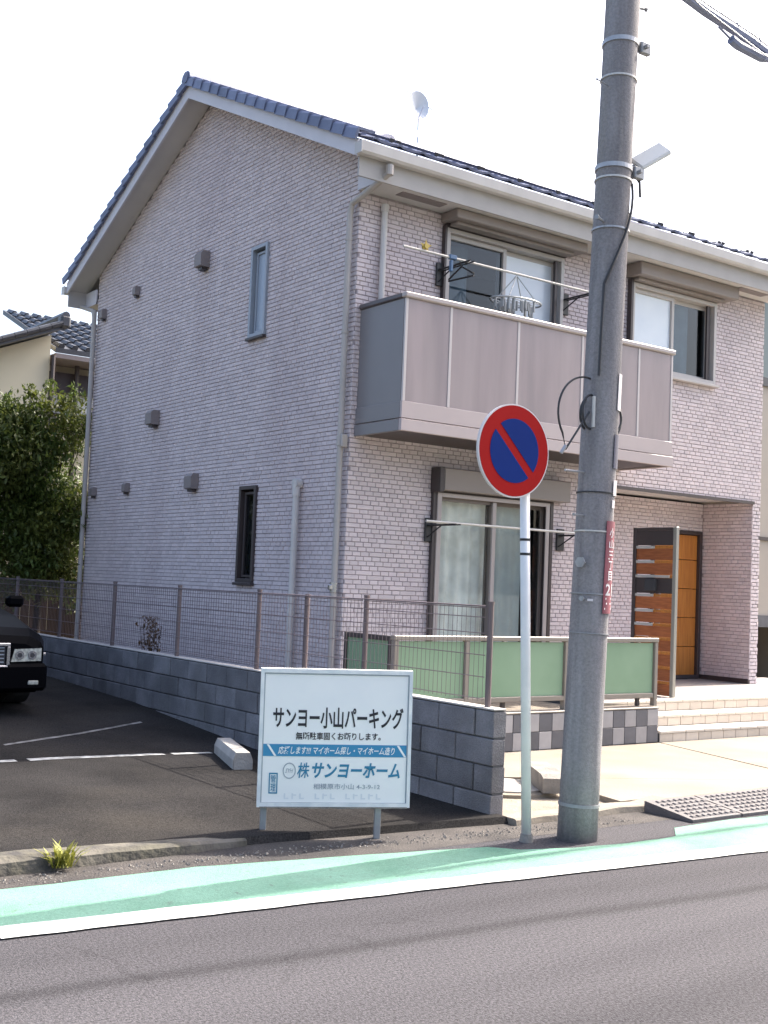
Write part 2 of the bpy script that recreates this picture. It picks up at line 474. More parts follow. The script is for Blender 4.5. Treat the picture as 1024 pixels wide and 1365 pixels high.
def rects_minus(u0, u1, v0, v1, holes):
    us = sorted({u0, u1, *[min(max(h[0], u0), u1) for h in holes], *[min(max(h[1], u0), u1) for h in holes]})
    vs = sorted({v0, v1, *[min(max(h[2], v0), v1) for h in holes], *[min(max(h[3], v0), v1) for h in holes]})
    out = []
    for i in range(len(us) - 1):
        for j in range(len(vs) - 1):
            cu, cv = (us[i] + us[i + 1]) / 2, (vs[j] + vs[j + 1]) / 2
            if not any(h[0] < cu < h[1] and h[2] < cv < h[3] for h in holes):
                out.append((us[i], us[i + 1], vs[j], vs[j + 1]))
    return out

TXT_DG = None
def text_mesh(s, bold=0.0, shear=0.0):
    cu = bpy.data.curves.new('t', 'FONT')
    cu.body = s
    cu.size = 1.0
    cu.offset = bold
    cu.shear = shear
    cu.resolution_u = 3
    cu.align_x = 'LEFT'
    ob = bpy.data.objects.new('t', cu)
    col.objects.link(ob)
    dg = bpy.context.evaluated_depsgraph_get()
    me = bpy.data.meshes.new_from_object(ob.evaluated_get(dg))
    vs = [v.co.copy() for v in me.vertices]
    fs = [tuple(p.vertices) for p in me.polygons]
    bpy.data.objects.remove(ob)
    bpy.data.curves.remove(cu)
    bpy.data.meshes.remove(me)
    return vs, fs

def text_on(name, s, m, parent, origin, ud, vd_, u0, u1, v0, v1, bold=0.0, shear=0.0, lift=0.003):
    """fit a line of writing in the rectangle u0..u1 x v0..v1 on the plane origin + u*ud + v*vd_"""
    vs, fs = text_mesh(s, bold, shear)
    if not vs:
        return None
    x0, x1 = min(v.x for v in vs), max(v.x for v in vs)
    y0, y1 = min(v.y for v in vs), max(v.y for v in vs)
    ud, vd_ = Vector(ud), Vector(vd_)
    n = ud.cross(vd_).normalized()
    b = MB()
    b.add([Vector(origin) + ud * (u0 + (v.x - x0) / (x1 - x0) * (u1 - u0)) + vd_ * (v0 + (v.y - y0) / (y1 - y0) * (v1 - v0)) + n * lift for v in vs], fs)
    return b.build(name, m, parent)

# ------------------------------------------------------------------ ground, road, lot
def road_edge(x):   # outer edge of the white line
    return -5.62 - 0.075 * (x + 0.56) - 0.012 * (x + 0.56) * (x + 0.56) * (1 if x > -6 else 0) * 0.0
g = MB(); g.add([(-300, -300, -0.06), (300, -300, -0.06), (300, 300, -0.06), (-300, 300, -0.06)], [(0, 1, 2, 3)])
struct(g.build('ground', 'ground'))
struct(sheet('road', [(-80, -12.5), (80, -12.5), (80, -4.7), (-80, -4.7)], 0.0, 'road'))
struct(sheet('verge_asphalt', [(-80, -4.7), (80, -4.7), (80, -4.0), (-80, -4.0)], 0.001, 'verge'))
# green painted walkway and white edge line (measured outline, slightly turned from the house front)
XS = [-30, -12, -8, -6.5, -5.13, -4.2, -3.33, -2.6, -1.9, -1.2, -0.56, 0.5, 2, 4, 8, 20, 40]
def line_out(x): return -5.30 - 0.085 * (min(x, 3) + 5.15)
def line_in(x): return line_out(x) + 0.178
GT = [(-30, -4.55), (-12, -4.55), (-8, -4.54), (-4.96, -4.52), (-3.9, -4.52), (-3.0, -4.66), (-2.11, -4.83), (-1.98, -4.97), (-1.62, -5.08), (-1.2, -5.13), (-0.75, -5.12), (-0.42, -5.04), (-0.62, -4.93), (0.0, -4.9), (0.48, -4.92), (2, -4.95), (40, -5.0)]
def gtop(x):
    for (a, ya), (b, yb) in zip(GT, GT[1:]):
        if a <= x <= b: return ya + (yb - ya) * (x - a) / (b - a)
gx = [-30, -12, -8, -4.96, -3.9, -3.0, -2.11, -1.98, -1.62, -1.2, -0.75, -0.55, 0.0, 0.48, 2, 40]
GT2 = [p for p in GT if p[0] not in (-0.42,)]
gb = MB()
for a, b in zip(gx, gx[1:]):
    def gt(x):
        best = None
        for (p, yp), (q, yq) in zip(GT2, GT2[1:]):
            lo, hi = min(p, q), max(p, q)
            if lo <= x <= hi and hi > lo:
                best = yp + (yq - yp) * (x - p) / (q - p)
        return best if best is not None else -4.93
    if a == -0.75:
        ya, yb = -5.12, -4.935
    else:
        ya, yb = gt(a), gt(b)
    if b == -0.75: yb = -5.12
    if a == -0.55: ya = -4.93
    n = max(1, int((b - a) / 0.12)) if a > -13 and b < 5 else 4
    for k in range(n):
        xa, xb = a + (b - a) * k / n, a + (b - a) * (k + 1) / n
        y1a, y1b = ya + (yb - ya) * k / n, ya + (yb - ya) * (k + 1) / n
        ea, eb = 0.012 * mnoise.noise(Vector((xa * 5, 1, 4))), 0.012 * mnoise.noise(Vector((xb * 5, 1, 4)))
        gb.add([(xa, line_in(xa) - 0.02, 0.005), (xb, line_in(xb) - 0.02, 0.005), (xb, y1b + eb, 0.005), (xa, y1a + ea, 0.005)], [(0, 1, 2, 3)])
struct(gb.build('green_walkway', 'green_paint'))
wl = MB()
def wob(x, k): return 0.02 * mnoise.noise(Vector((x * 3.1, k, 0)))
xs = [-30 + i * 2 for i in range(12)] + [-6.0 + 0.08 * i for i in range(150)] + [6 + 2 * i for i in range(18)]
for a, b in zip(xs, xs[1:]):
    if b < -5.15 and a > -5.9: continue
    wl.add([(a, line_out(a) + wob(a, 1), 0.009), (b, line_out(b) + wob(b, 1), 0.009), (b, line_in(b) + wob(b, 5), 0.009), (a, line_in(a) + wob(a, 5), 0.009)], [(0, 1, 2, 3)])
struct(wl.build('edge_line', 'white_line'))

# parking lot
def lot_z(x, y):
    P = [(-4.2, 0.045), (-3.5, 0.05), (-1.0, 0.055), (0.2, 0.12), (1.6, 0.2), (4, 0.25), (30, 0.25)]
    if y <= P[0][0]: return P[0][1]
    for (a, za), (b, zb) in zip(P, P[1:]):
        if y <= b: return za + (zb - za) * (y - a) / (b - a)
    return 0.25
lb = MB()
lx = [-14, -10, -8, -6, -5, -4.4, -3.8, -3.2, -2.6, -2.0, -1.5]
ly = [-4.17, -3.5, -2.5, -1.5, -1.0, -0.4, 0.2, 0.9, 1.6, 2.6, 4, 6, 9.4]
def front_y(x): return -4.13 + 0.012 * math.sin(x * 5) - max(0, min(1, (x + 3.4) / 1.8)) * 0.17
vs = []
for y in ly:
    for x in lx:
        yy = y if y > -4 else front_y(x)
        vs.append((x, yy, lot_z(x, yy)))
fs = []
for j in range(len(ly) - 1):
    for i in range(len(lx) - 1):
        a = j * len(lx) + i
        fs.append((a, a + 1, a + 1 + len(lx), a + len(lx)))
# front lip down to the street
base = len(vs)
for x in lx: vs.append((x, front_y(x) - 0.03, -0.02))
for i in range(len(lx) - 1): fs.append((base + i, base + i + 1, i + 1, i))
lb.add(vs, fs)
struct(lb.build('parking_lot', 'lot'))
def lot_stripe(name, pts, w, m_='lot_line'):
    b = MB()
    for i in range(len(pts) - 1):
        (xa, ya), (xb, yb) = pts[i], pts[i + 1]
        n = 8
        for k in range(n):
            if random.random() < 0.06: continue
            x0, y0 = xa + (xb - xa) * k / n, ya + (yb - ya) * k / n
            x1, y1 = xa + (xb - xa) * (k + 1) / n, ya + (yb - ya) * (k + 1) / n
            h0, h1 = w * (1 + 0.35 * mnoise.noise(Vector((x0 * 4, y0, 3)))), w * (1 + 0.35 * mnoise.noise(Vector((x1 * 4, y1, 3))))
            b.add([(x0, y0 - h0, lot_z(x0, y0 - h0) + 0.005), (x1, y1 - h1, lot_z(x1, y1 - h1) + 0.005), (x1, y1 + h1, lot_z(x1, y1 + h1) + 0.005), (x0, y0 + h0, lot_z(x0, y0 + h0) + 0.005)], [(0, 1, 2, 3)])
    return struct(b.build(name, m_))
lot_stripe('lot_line', [(-7.0, -1.22), (-5.2, -1.10), (-4.2, -1.01), (-3.4, -1.0), (-2.6, -1.05), (-2.05, -1.13)], 0.045)
lot_stripe('lot_line', [(-6, -0.75), (-4.6, -0.62), (-3.7, -0.42), (-2.8, -0.02), (-2.0, 0.42)], 0.03, 'lot_line_faint')
# low broken kerb along the lot
kerb = MB()
n = 26
secs = []
for i in range(n + 1):
    x = -9 + i * (5.6 / n)
    t = min(1, max(0, (-3.5 - x) / 1.3))
    h = 0.046 + 0.042 * t + 0.012 * mnoise.noise(Vector((x * 4, 1, 2)))
    w = 0.05 + 0.07 * t
    yb = -4.14 - 0.01 * t + 0.03 * mnoise.noise(Vector((x * 3, 7, 2))) - 0.01 * max(0, -4.3 - x)
    secs.append([(x, yb - w, -0.02), (x, yb - w * 0.85, h * 0.75), (x, yb - w * 0.4, h), (x, yb + 0.08, h * 0.95), (x, yb + 0.10, -0.02)])
vs = [p for s_ in secs for p in s_]
fs = []
for i in range(n):
    for k in range(4):
        a = i * 5 + k
        fs.append((a, a + 1, a + 6, a + 5))
fs.append((0, 1, 2, 3, 4)); fs.append(tuple(n * 5 + k for k in (4, 3, 2, 1, 0)))
kerb.add(vs, fs)
struct(kerb.build('kerb', 'kerb_stone'))

# concrete apron in front of the house: two slabs with a joint between, kerb edge, sunken corner with cover
struct(sheet('yard_ground', [(-1.5, -4.3), (12, -4.3), (12, 10), (-1.5, 10)], 0.015, 'dirt'))
ap = MB(); ap.prism([(-0.15, -3.22), (2.06, -4.26), (2.63, -2.02), (-1.1, -1.92), (-1.44, -2.3), (-1.44, -2.85), (-0.75, -2.95)], 'z', -0.03, 0.055)
apo = struct(ap.build('concrete_apron', 'apron'))
a2 = MB(); a2.prism([(-0.15, -3.225), (-0.35, -4.26), (2.05, -4.262)], 'z', -0.03, 0.055); a2.build('slab', 'apron', apo)
a3 = MB(); a3.prism([(2.095, -4.26), (9.5, -4.26), (9.5, -2.01), (2.66, -2.01)], 'z', -0.03, 0.055); a3.build('slab', 'apron', apo)
ek = MB()
secs = []
n = 44
for i in range(n + 1):
    x = -1.5 + i * 11 / n
    e = 0.02 * mnoise.noise(Vector((x * 3, 3, 1))) if x < -0.1 else 0
    h = (0.048 if x < -0.2 else 0.075) + e * 0.5
    secs.append([(x, -4.41 + e, -0.02), (x, -4.40 + e, h - 0.01), (x, -4.385 + e, h), (x, -4.255, h - 0.002), (x, -4.25, -0.02)])
vs = [p for s_ in secs for p in s_]
fs = []
for i in range(n):
    for k in range(4):
        a = i * 5 + k
        fs.append((a, a + 1, a + 6, a + 5))
fs.append((0, 1, 2, 3, 4)); fs.append(tuple(n * 5 + k for k in (4, 3, 2, 1, 0)))
ek.add(vs, fs)
struct(ek.build('kerb', 'apron'))
mh = MB(); c = (-0.66, -3.36)
mh.tube([(c[0], c[1], 0.0), (c[0], c[1], 0.04)], 0.40, 28)
mho = mh.solo('drain_cover', 'apron', (c[0], c[1], 0.0), 'round pale concrete drain cover in the dirt behind the white sign post', 'drain cover')
lid = MB(); lid.tube([(c[0], c[1], 0.04), (c[0], c[1], 0.052)], 0.31, 28); lid.build('lid', 'concrete', mho)

# kerb ramps
def ramp(x0, x1, label):
    t = thing('kerb_ramp', ((x0 + x1) / 2, -4.6, 0), label, 'kerb ramp')
    b = MB(); b.prism([(-4.86, 0.002), (-4.86, 0.022), (-4.43, 0.078), (-4.417, 0.078), (-4.417, 0.002)], 'x', x0, x1)
    b.build('wedge', 'ramp', t)
    d = MB()
    nx, ny = int((x1 - x0) / 0.062), 6
    for i in range(nx):
        for j in range(ny):
            cx = x0 + 0.04 + i * 0.062 + (0.02 if j % 2 else 0); cy = -4.83 + j * 0.066
            if cx + 0.04 > x1: continue
            f = lambda y: 0.022 + (y + 4.86) / 0.43 * 0.056
            d.add([(cx, cy, f(cy)), (cx + 0.042, cy, f(cy)), (cx + 0.042, cy + 0.038, f(cy + 0.038)), (cx, cy + 0.038, f(cy + 0.038)),
                   (cx + 0.006, cy + 0.006, f(cy) + 0.011), (cx + 0.036, cy + 0.006, f(cy) + 0.011), (cx + 0.036, cy + 0.032, f(cy + 0.038) + 0.008), (cx + 0.006, cy + 0.032, f(cy + 0.038) + 0.008)],
                  [(4, 5, 6, 7), (0, 1, 5, 4), (1, 2, 6, 5), (2, 3, 7, 6), (3, 0, 4, 7)])
    d.build('tread_studs', 'ramp', t, kind='stuff')
    return t
ramp(-0.27, 0.255, 'studded dark kerb ramp whose end lies beside the utility pole')
ramp(0.275, 1.35, 'second studded dark kerb ramp along the apron, farther from the pole')
ramp(1.37, 2.45, 'third studded dark kerb ramp along the apron')

# wheel stops
def stop(ax, ay, bx, by, z, h, w, m, label):
    d = Vector((bx - ax, by - ay, 0)); L = d.length; ang = math.atan2(d.y, d.x)
    b = MB()
    prof = [(-w / 2, 0), (-w / 2, h * 0.55), (-w / 2 * 0.7, h), (w / 2 * 0.7, h), (w / 2, h * 0.55), (w / 2, 0)]
    b.prism(prof, 'x', 0.02, L - 0.02)
    vs = list(b.v)
    b.add([(0, u * 0.93, v * 0.93) for u, v in prof], [tuple(range(6))])
    b.add([(L, u * 0.93, v * 0.93) for u, v in prof], [tuple(range(6))])
    b.xf(Matrix.Translation((ax, ay, z)) @ Matrix.Rotation(ang, 4, 'Z'))
    return b.solo('wheel_stop', m, (ax, ay, z), label, 'wheel stop')
stop(-1.93, -1.12, -2.22, -2.0, 0.052, 0.13, 0.16, 'concrete', 'pale concrete wheel stop at the end of the white lot line')
stop(-2.25, -2.95, -2.52, -3.5, 0.048, 0.13, 0.16, 'old_concrete', 'grey concrete wheel stop under the white parking board')
wb = MB(); wb.prism([(0, 0), (0.72, 0), (0.72, 0.11), (0.62, 0.13), (0, 0.13)], 'y', -0.09, 0.09)
wb.xf(Matrix.Translation((-0.22, -3.22, 0.055)) @ Matrix.Rotation(math.atan2(-0.62, -0.38), 4, 'Z'))
wb.solo('kerb_block', 'old_concrete', (-0.4, -3.5, 0.055), 'brown grey kerb block lying on the apron behind the utility pole', 'kerb block')
lump = MB(); lump.prism([(-1.44, 0.01), (-1.44, 0.2), (-1.36, 0.16), (-1.2, 0.03), (-1.18, 0.01)], 'y', -3.0, -2.7)
lump.solo('mortar_lump', 'coping', (-1.35, -2.9, 0.0), 'rough mortar lump against the end of the grey block wall', 'mortar lump')

# ------------------------------------------------------------------ main house
W, D = 6.92, 7.19
EZ = 5.72            # soffit level at the walls
RZ = 7.84            # wall apex
house = thing('house', (W / 2, D / 2, 0), 'two storey pale brick house with blue grey tiled gable roof and brown balcony', 'house')
TH = 0.16
front_holes = [(1.15, 2.90, 0.55, 2.60), (1.20, 2.95, 3.45, 5.56), (4.22, 5.80, 4.44, 5.50), (3.75, 6.742, -1, 2.90)]
wall_holes = front_holes[:3] + [(3.75, 6.758, -1, 2.90)]
gable_holes = [(1.90, 2.27, 4.48, 5.58), (1.91, 2.29, 1.53, 2.66)]
wall_f = MB()
for u0, u1, v0, v1 in rects_minus(0.012, W, 0.3, EZ + 0.1, wall_holes):
    wall_f.box(u0, u1, 0.012, TH, v0, v1)
wall_f = wall_f.build('wall', 'mortar', house)
def rake_z(y): return 7.79 - abs(y - D / 2) * (7.79 - 5.91) / (D / 2 + 0.44) + 0.07
wall_g = MB()
for u0, u1, v0, v1 in rects_minus(TH + 0.002, D, 0.3, EZ, gable_holes):
    wall_g.box(0.012, TH, u0, u1, v0, v1)
wall_g.prism([(TH, EZ), (D, EZ), (D, rake_z(D)), (D / 2, rake_z(D / 2)), (TH, rake_z(TH))], 'x', 0.012, TH)
wall_g = wall_g.build('wall', 'mortar', house)
wb_ = MB(); wb_.box(0.012, W, D - TH, D - 0.012, 0.3, EZ + 0.1); wb_.build('wall', 'mortar', house)
wr = MB(); wr.prism([(0.85 + TH, 0.3), (D - TH, 0.3), (D - TH, EZ), (D - TH, rake_z(D)), (D / 2, rake_z(D / 2)), (TH, rake_z(TH)), (TH, 2.9), (0.85 + TH, 2.9)], 'x', W - TH, W - 0.004)
wr.build('wall', 'beige_wall', house)
# porch recess
PY = 0.85
wp = MB()
for u0, u1, v0, v1 in rects_minus(3.75, W - TH, 0.3, 2.9, [(5.72, 6.68, 0.3, 2.46)]):
    wp.box(u0, u1, PY + 0.012, PY + TH, v0, v1)
wp.box(6.752, W - 0.004, 0.012, PY + 0.01, 0.47, 2.895)
wp.box(3.6, 3.738, TH, PY + TH, 0.3, 2.9)
wp = wp.build('porch_wall', 'mortar', house)
ps = MB(); ps.box(3.755, 6.735, 0.02, PY + TH, 2.93, 2.99); ps.build('porch_ceiling', 'soffit', house)
pe = MB(); pe.box(3.75, 6.76, -0.02, 0.015, 2.875, 2.915); pe.build('porch_edge_trim', 'frame_dark', house)
pb = MB(); pb.box(6.732, 6.90, 0.012, PY, 0.41, 0.47); pb.box(3.752, 5.70, PY - 0.006, PY + 0.01, 0.41, 0.47); pb.build('skirting', 'frame_dark', house)
# foundation
fo = MB()
fo.box(0.02, 3.74, 0.02, 0.14, 0, 0.298); fo.box(0.02, 0.14, 0.142, D - 0.02, 0, 0.298); fo.box(6.75, 6.90, 0.02, PY + 0.1, 0, 0.408)
fo.build('foundation', 'old_concrete', house)

# brick facing
CH, BL, GAP, PR, CHM = 0.0496, 0.108, 0.0062, 0.010, 0.003
def brick_frustum(b, P, u0, u1, v0, v1, pr):
    c = min(CHM, (u1 - u0) * 0.2)
    pts = [(u0, v0, 0), (u1, v0, 0), (u1, v1, 0), (u0, v1, 0), (u0 + c, v0 + c, pr), (u1 - c, v0 + c, pr), (u1 - c, v1 - c, pr), (u0 + c, v1 - c, pr)]
    b.add([P(*q) for q in pts], [(4, 5, 6, 7), (0, 1, 5, 4), (1, 2, 6, 5), (2, 3, 7, 6), (3, 0, 4, 7)])
def brick_cells(u0, u1, v0, v1, holes, top=None):
    k = 0
    v = v0
    while v + CH * 0.6 < v1:
        vb, vt = v + GAP / 2, min(v + CH - GAP / 2, v1)
        off = -(k * 0.37 % 1.0) * BL
        segs = [(u0, u1)]
        for h in holes:
            if h[2] < (vb + vt) / 2 < h[3]:
                ns = []
                for a, b in segs:
                    if h[1] <= a or h[0] >= b: ns.append((a, b)); continue
                    if h[0] > a: ns.append((a, h[0]))
                    if h[1] < b: ns.append((h[1], b))
                segs = ns
        for a, b in segs:
            i = math.floor((a - u0 - off) / BL)
            while True:
                st_ = 1 if random.random() > 0.12 else 2
                p, q = u0 + off + i * BL, u0 + off + (i + st_) * BL
                i += st_
                if p >= b: break
                p, q = max(p + GAP / 2, a), min(q - GAP / 2, b)
                if q - p < 0.025: continue
                if top and max(top(p), top(q)) - 0.03 < vt: continue
                yield p, q, vb, vt
        v += CH
        k += 1
facing = MB()
PF = lambda u, v, w: (u, 0.012 - w, v)
PG = lambda u, v, w: (0.012 - w, u, v)
singles = []
for p, q, vb, vt in brick_cells(0.0, W, 0.36, EZ, front_holes):
    if q < 1.15 and p > 0.005 and vb > 1.0 and vt < 3.02 and abs(q - p - (BL - GAP)) < 0.002 and len(singles) < 290:
        singles.append((p, vb)); continue
    brick_frustum(facing, PF, p, q, vb, vt, PR * random.uniform(0.75, 1.2))
for p, q, vb, vt in brick_cells(0.012, D, 0.36, RZ, gable_holes, rake_z):
    brick_frustum(facing, PG, p, q, vb, vt, PR * random.uniform(0.75, 1.2))
PP = lambda u, v, w: (u, PY + 0.012 - w, v)
for p, q, vb, vt in brick_cells(3.76, 6.74, 0.47, 2.92, [(5.66, 6.74, 0.3, 2.52)]):
    brick_frustum(facing, PP, p, q, vb, vt, PR * random.uniform(0.75, 1.2))
PS = lambda u, v, w: (6.752 - w, u, v)
for p, q, vb, vt in brick_cells(0.0, PY + 0.0, 0.47, 2.92, []):
    brick_frustum(facing, PS, p, q, vb, vt, PR * random.uniform(0.75, 1.2))
facing.build('brick_facing', 'brick', house, kind='stuff')
bm_ = MB(); brick_frustum(bm_, lambda u, v, w: (u, -w, v), 0, BL - GAP, 0, CH - GAP, PR)
first = None
wfo = wloc(wall_f)
for p, v in singles:
    if first is None:
        first = bm_.build('brick', 'brick', None); o = first
    else:
        o = first.copy(); col.objects.link(o)
    o.parent = wall_f
    o.location = Vector((p, 0.012 + random.uniform(0, 0.003), v)) - wfo
# corner beads where the facing turns
for (x, y) in ((-0.001, -0.001),):
    pass

# ---- roof
OV, EV = 0.35, 0.44
SL = (7.79 - 5.91) / (D / 2 + EV)
def under(y): return 7.79 - abs(y - D / 2) * SL      # underside line of the barge boards
X0, X1 = -OV, W + 0.38
deck = MB()
ye0, ye1 = -EV - 0.02, D + EV + 0.02
deck.prism([(ye0, under(ye0) + 0.10), (D / 2, under(D / 2) + 0.10), (ye1, under(ye1) + 0.10), (ye1, under(ye1) + 0.15), (D / 2, under(D / 2) + 0.16), (ye0, under(ye0) + 0.15)], 'x', X0 + 0.03, X1 - 0.03)
roof = deck.build('roof', 'soffit', house)
rs = MB()
for a, b in ((0.0, D / 2), (D / 2, D)):
    rs.add([(X0 + 0.03, a if a else -0.43, under(a if a else -0.43) + 0.05), (0.0, a if a else -0.43, under(a if a else -0.43) + 0.05), (0.0, b, under(b) + 0.05), (X0 + 0.03, b, under(b) + 0.05)], [(0, 1, 2, 3)])
rs.add([(X0 + 0.03, D, under(D) + 0.05), (0, D, under(D) + 0.05), (0, D + EV, under(D + EV) + 0.05), (X0 + 0.03, D + EV, under(D + EV) + 0.05)], [(0, 1, 2, 3)])
rs.build('rake_soffit', 'soffit', roof)
for sgn in (-1, 1):
    ye = D / 2 + sgn * (D / 2 + EV)
    for xx in (X0, X1):
        b = MB()
        t = 0.028 if xx == X0 else -0.028
        b.prism([(D / 2, under(D / 2)), (ye, under(ye)), (ye, under(ye) + 0.175), (D / 2, under(D / 2) + 0.185)], 'x', xx, xx + t)
        b.build('barge_board', 'barge', roof)
# tiles: courses of flat interlocking tiles
TW, TP = 0.305, 0.275
def tile_mesh():
    b = MB()
    # one tile in local coords: x across 0..TW, y up the slope 0..TP*1.15, z thickness, gentle roll at one side
    prof = [(0.0, 0.008), (0.02, 0.020), (0.05, 0.022), (0.075, 0.010), (0.15, 0.002), (0.24, 0.004), (0.30, 0.012)]
    L = TP * 1.12
    vs, fs = [], []
    for y in (0, L):
        for x, z in prof: vs.append((x, y, z + (0.024 if y == 0 else 0.0)))
        for x, z in prof: vs.append((x, y, z + (0.0 if y == 0 else -0.018)))
    n = len(prof)
    for i in range(n - 1):
        fs.append((i, i + 1, 2 * n + i + 1, 2 * n + i))
        fs.append((i, n + i, n + i + 1, i + 1))
    fs.append((0, 2 * n, 3 * n, n))
    fs.append((n - 1, 2 * n - 1, 4 * n - 1, 3 * n - 1))
    b.add(vs, fs)
    return b
tmesh = tile_mesh()
tiles = MB()
slope_len = math.hypot(D / 2 + EV, SL * (D / 2 + EV))
sa = math.atan(SL)
for sgn in (-1, 1):
    nrow = int(slope_len / TP)
    for r in range(nrow + 1):
        for c_ in range(int((X1 - X0 - 0.24) / TW) + 1):
            x = X0 + 0.15 + c_ * TW
            if x + TW > X1 + 0.1: continue
            d = -0.05 + r * TP
            if d + TP > slope_len: continue
            y = (D / 2 + sgn * (D / 2 + EV)) - sgn * d * math.cos(sa)
            z = under(D / 2 + EV + D / 2) + 0.205 + d * math.sin(sa)
            M = Matrix.Translation((x, y, z)) @ (Matrix.Rotation(sa, 4, 'X') if sgn < 0 else Matrix.Rotation(math.pi, 4, 'Z') @ Matrix.Translation((-TW, 0, 0)) @ Matrix.Rotation(sa, 4, 'X'))
            tiles.add([M @ Vector(p) for p in tmesh.v], tmesh.f)
tiles.build('field_tiles', 'roof_tile', roof, kind='stuff')
# verge tiles along the gable: each an L-shaped piece
vt_ = MB()
L_ = TP * 1.06
vs, fs = [], []
prof = [(-0.046, -0.075), (-0.045, 0.020), (-0.028, 0.042), (0.16, 0.040), (0.16, 0.015), (-0.015, 0.015), (-0.018, -0.075)]
for i, (x, z) in enumerate(prof): vs.append((x - (0.016 if x < 0 else 0), 0, z + 0.026 - (0.012 if z < 0 else 0)))
for i, (x, z) in enumerate(prof): vs.append((x, L_, z))
n = len(prof)
fs = [tuple(range(n)), tuple(range(2 * n - 1, n - 1, -1))] + [(i, (i + 1) % n, n + (i + 1) % n, n + i) for i in range(n)]
vt_.add(vs, fs)
firstv = None
for sgn in (-1, 1):
    nrow = int(slope_len / TP) + 1
    for r in range(nrow):
        d = -0.06 + r * (slope_len + 0.06) / nrow
        y = (D / 2 + sgn * (D / 2 + EV)) - sgn * d * math.cos(sa)
        z = under(D + EV) + 0.235 + d * math.sin(sa)
        if firstv is None:
            firstv = vt_.build('verge_tile', 'roof_tile', None); o = firstv
        else:
            o = firstv.copy(); col.objects.link(o)
        o.parent = roof
        o.location = Vector((X0, y, z)) - wloc(roof)
        if sgn < 0:
            o.rotation_euler = (sa, 0, 0)
        else:
            o.rotation_euler = (-sa, 0, 0)
            o.scale = (1, -1, 1)
rd = MB()
for i in range(26):
    x = X0 - 0.05 + i * 0.295
    pr_ = [(-0.13, 0.0), (-0.10, 0.09), (-0.04, 0.13), (0.04, 0.13), (0.10, 0.09), (0.13, 0.0)]
    rd.prism([(D / 2 + u, under(D / 2) + 0.235 + v * 0.8) for u, v in pr_], 'x', x, x + 0.30)
rd.build('ridge_tiles', 'roof_tile', roof, kind='stuff')
rc = MB(); rc.tube([(X0 - 0.06, D / 2, under(D / 2) + 0.26), (X0 + 0.1, D / 2, under(D / 2) + 0.26)], 0.075, 12); rc.build('ridge_cap', 'roof_tile', roof)
# snow guards
sg = MB(); sg.box(-0.028, 0.028, -0.008, 0.008, 0, 0.036); sg.box(-0.012, 0.012, -0.005, 0.12, -0.01, 0.008)
fg = None
for rr, d in ((0, 0.28), (1, 0.62)):
    for i in range(12):
        x = 0.25 + i * 0.61 + rr * 0.305
        if x > X1: continue
        y = -EV + d * math.cos(sa); z = under(D + EV) + 0.25 + d * math.sin(sa)
        if fg is None:
            fg = sg.build('snow_guard', 'cable', None); o = fg
        else:
            o = fg.copy(); col.objects.link(o)
        o.parent = roof; o.location = Vector((x, y, z)) - wloc(roof); o.rotation_euler = (sa, 0, 0)
# eaves: horizontal soffit, fascia and gutter
for yy, s_ in ((0, -1), (D, 1)):
    b = MB(); b.box(-0.03, X1 - 0.03, yy + s_ * 0.0, yy + s_ * (EV - 0.03), 5.735, 5.765); b.build('eave_soffit', 'soffit', roof)
    b = MB(); b.box(X0 + 0.03, X1 - 0.03, yy + s_ * (EV - 0.028), yy + s_ * (EV - 0.002), 5.715, 5.99); b.build('fascia', 'fascia_grey', roof)
    b = MB()
    gp = [(0.0, 0.14), (0.0, 0.02), (0.02, 0.0), (0.09, 0.0), (0.115, 0.03), (0.125, 0.15), (0.118, 0.15), (0.108, 0.035), (0.088, 0.008), (0.022, 0.008), (0.008, 0.024), (0.008, 0.14)]
    b.prism([(yy + s_ * (EV + 0.002 + u), 5.915 + v * 0.8) for u, v in gp], 'x', X0 - 0.03, X1 + 0.02)
    b.box(X0 - 0.036, X0 - 0.026, yy + s_ * (EV + 0.001), yy + s_ * (EV + 0.128), 5.913, 6.036)
    b.build('gutter', 'trim_white', roof)
b = MB(); b.box(-0.034, -0.012, -EV + 0.03, 0.0, 5.733, 5.962); b.build('eave_end', 'barge', roof)
b = MB(); b.box(-0.034, -0.012, D, D + EV - 0.03, 5.733, 5.962); b.build('eave_end', 'barge', roof)
# vent strip in the front soffit
for vx in (0.35, 6.0):
    b = MB(); b.box(vx, vx + 0.6, -0.30, -0.16, 5.728, 5.7345); b.build('soffit_vent', 'hood', roof)
# downspouts
ds = MB()
ds.tube([(0.02, -EV - 0.06, 5.89), (0.02, -EV - 0.06, 5.80), (-0.01, -0.3, 5.72), (-0.055, 0.06, 5.60), (-0.06, 0.085, 5.5), (-0.06, 0.085, 3.05)], 0.034, 12)
ds.tube([(-0.06, 0.085, 3.06), (-0.06, 0.085, 0.25)], 0.034, 12)
ds.tube([(-0.06, 0.085, 3.0), (-0.06, 0.085, 3.1)], 0.043, 12); ds.tube([(0.02, -EV - 0.06, 5.78), (0.02, -EV - 0.06, 5.88)], 0.042, 12)
ds.box(-0.095, -0.02, 0.0, 0.03, 2.98, 3.12, 0.008)
for z in (5.2, 4.2, 2.2, 1.3): ds.tube([(-0.06, 0.085, z), (-0.06, 0.085, z + 0.03)], 0.040, 12)
ds.build('downspout', 'pipe', house, smooth=False)
b = MB(); b.tube([(-0.06, 0.085, 1.46), (-0.06, 0.085, 1.56)], 0.045, 12); b.box(-0.13, -0.06, 0.06, 0.11, 1.48, 1.54, 0.01); b.build('pipe_clamp', 'chrome', house)
ds = MB(); ds.tube([(-0.06, D - 0.04, 5.62), (-0.06, D - 0.04, 0.3)], 0.036, 12)
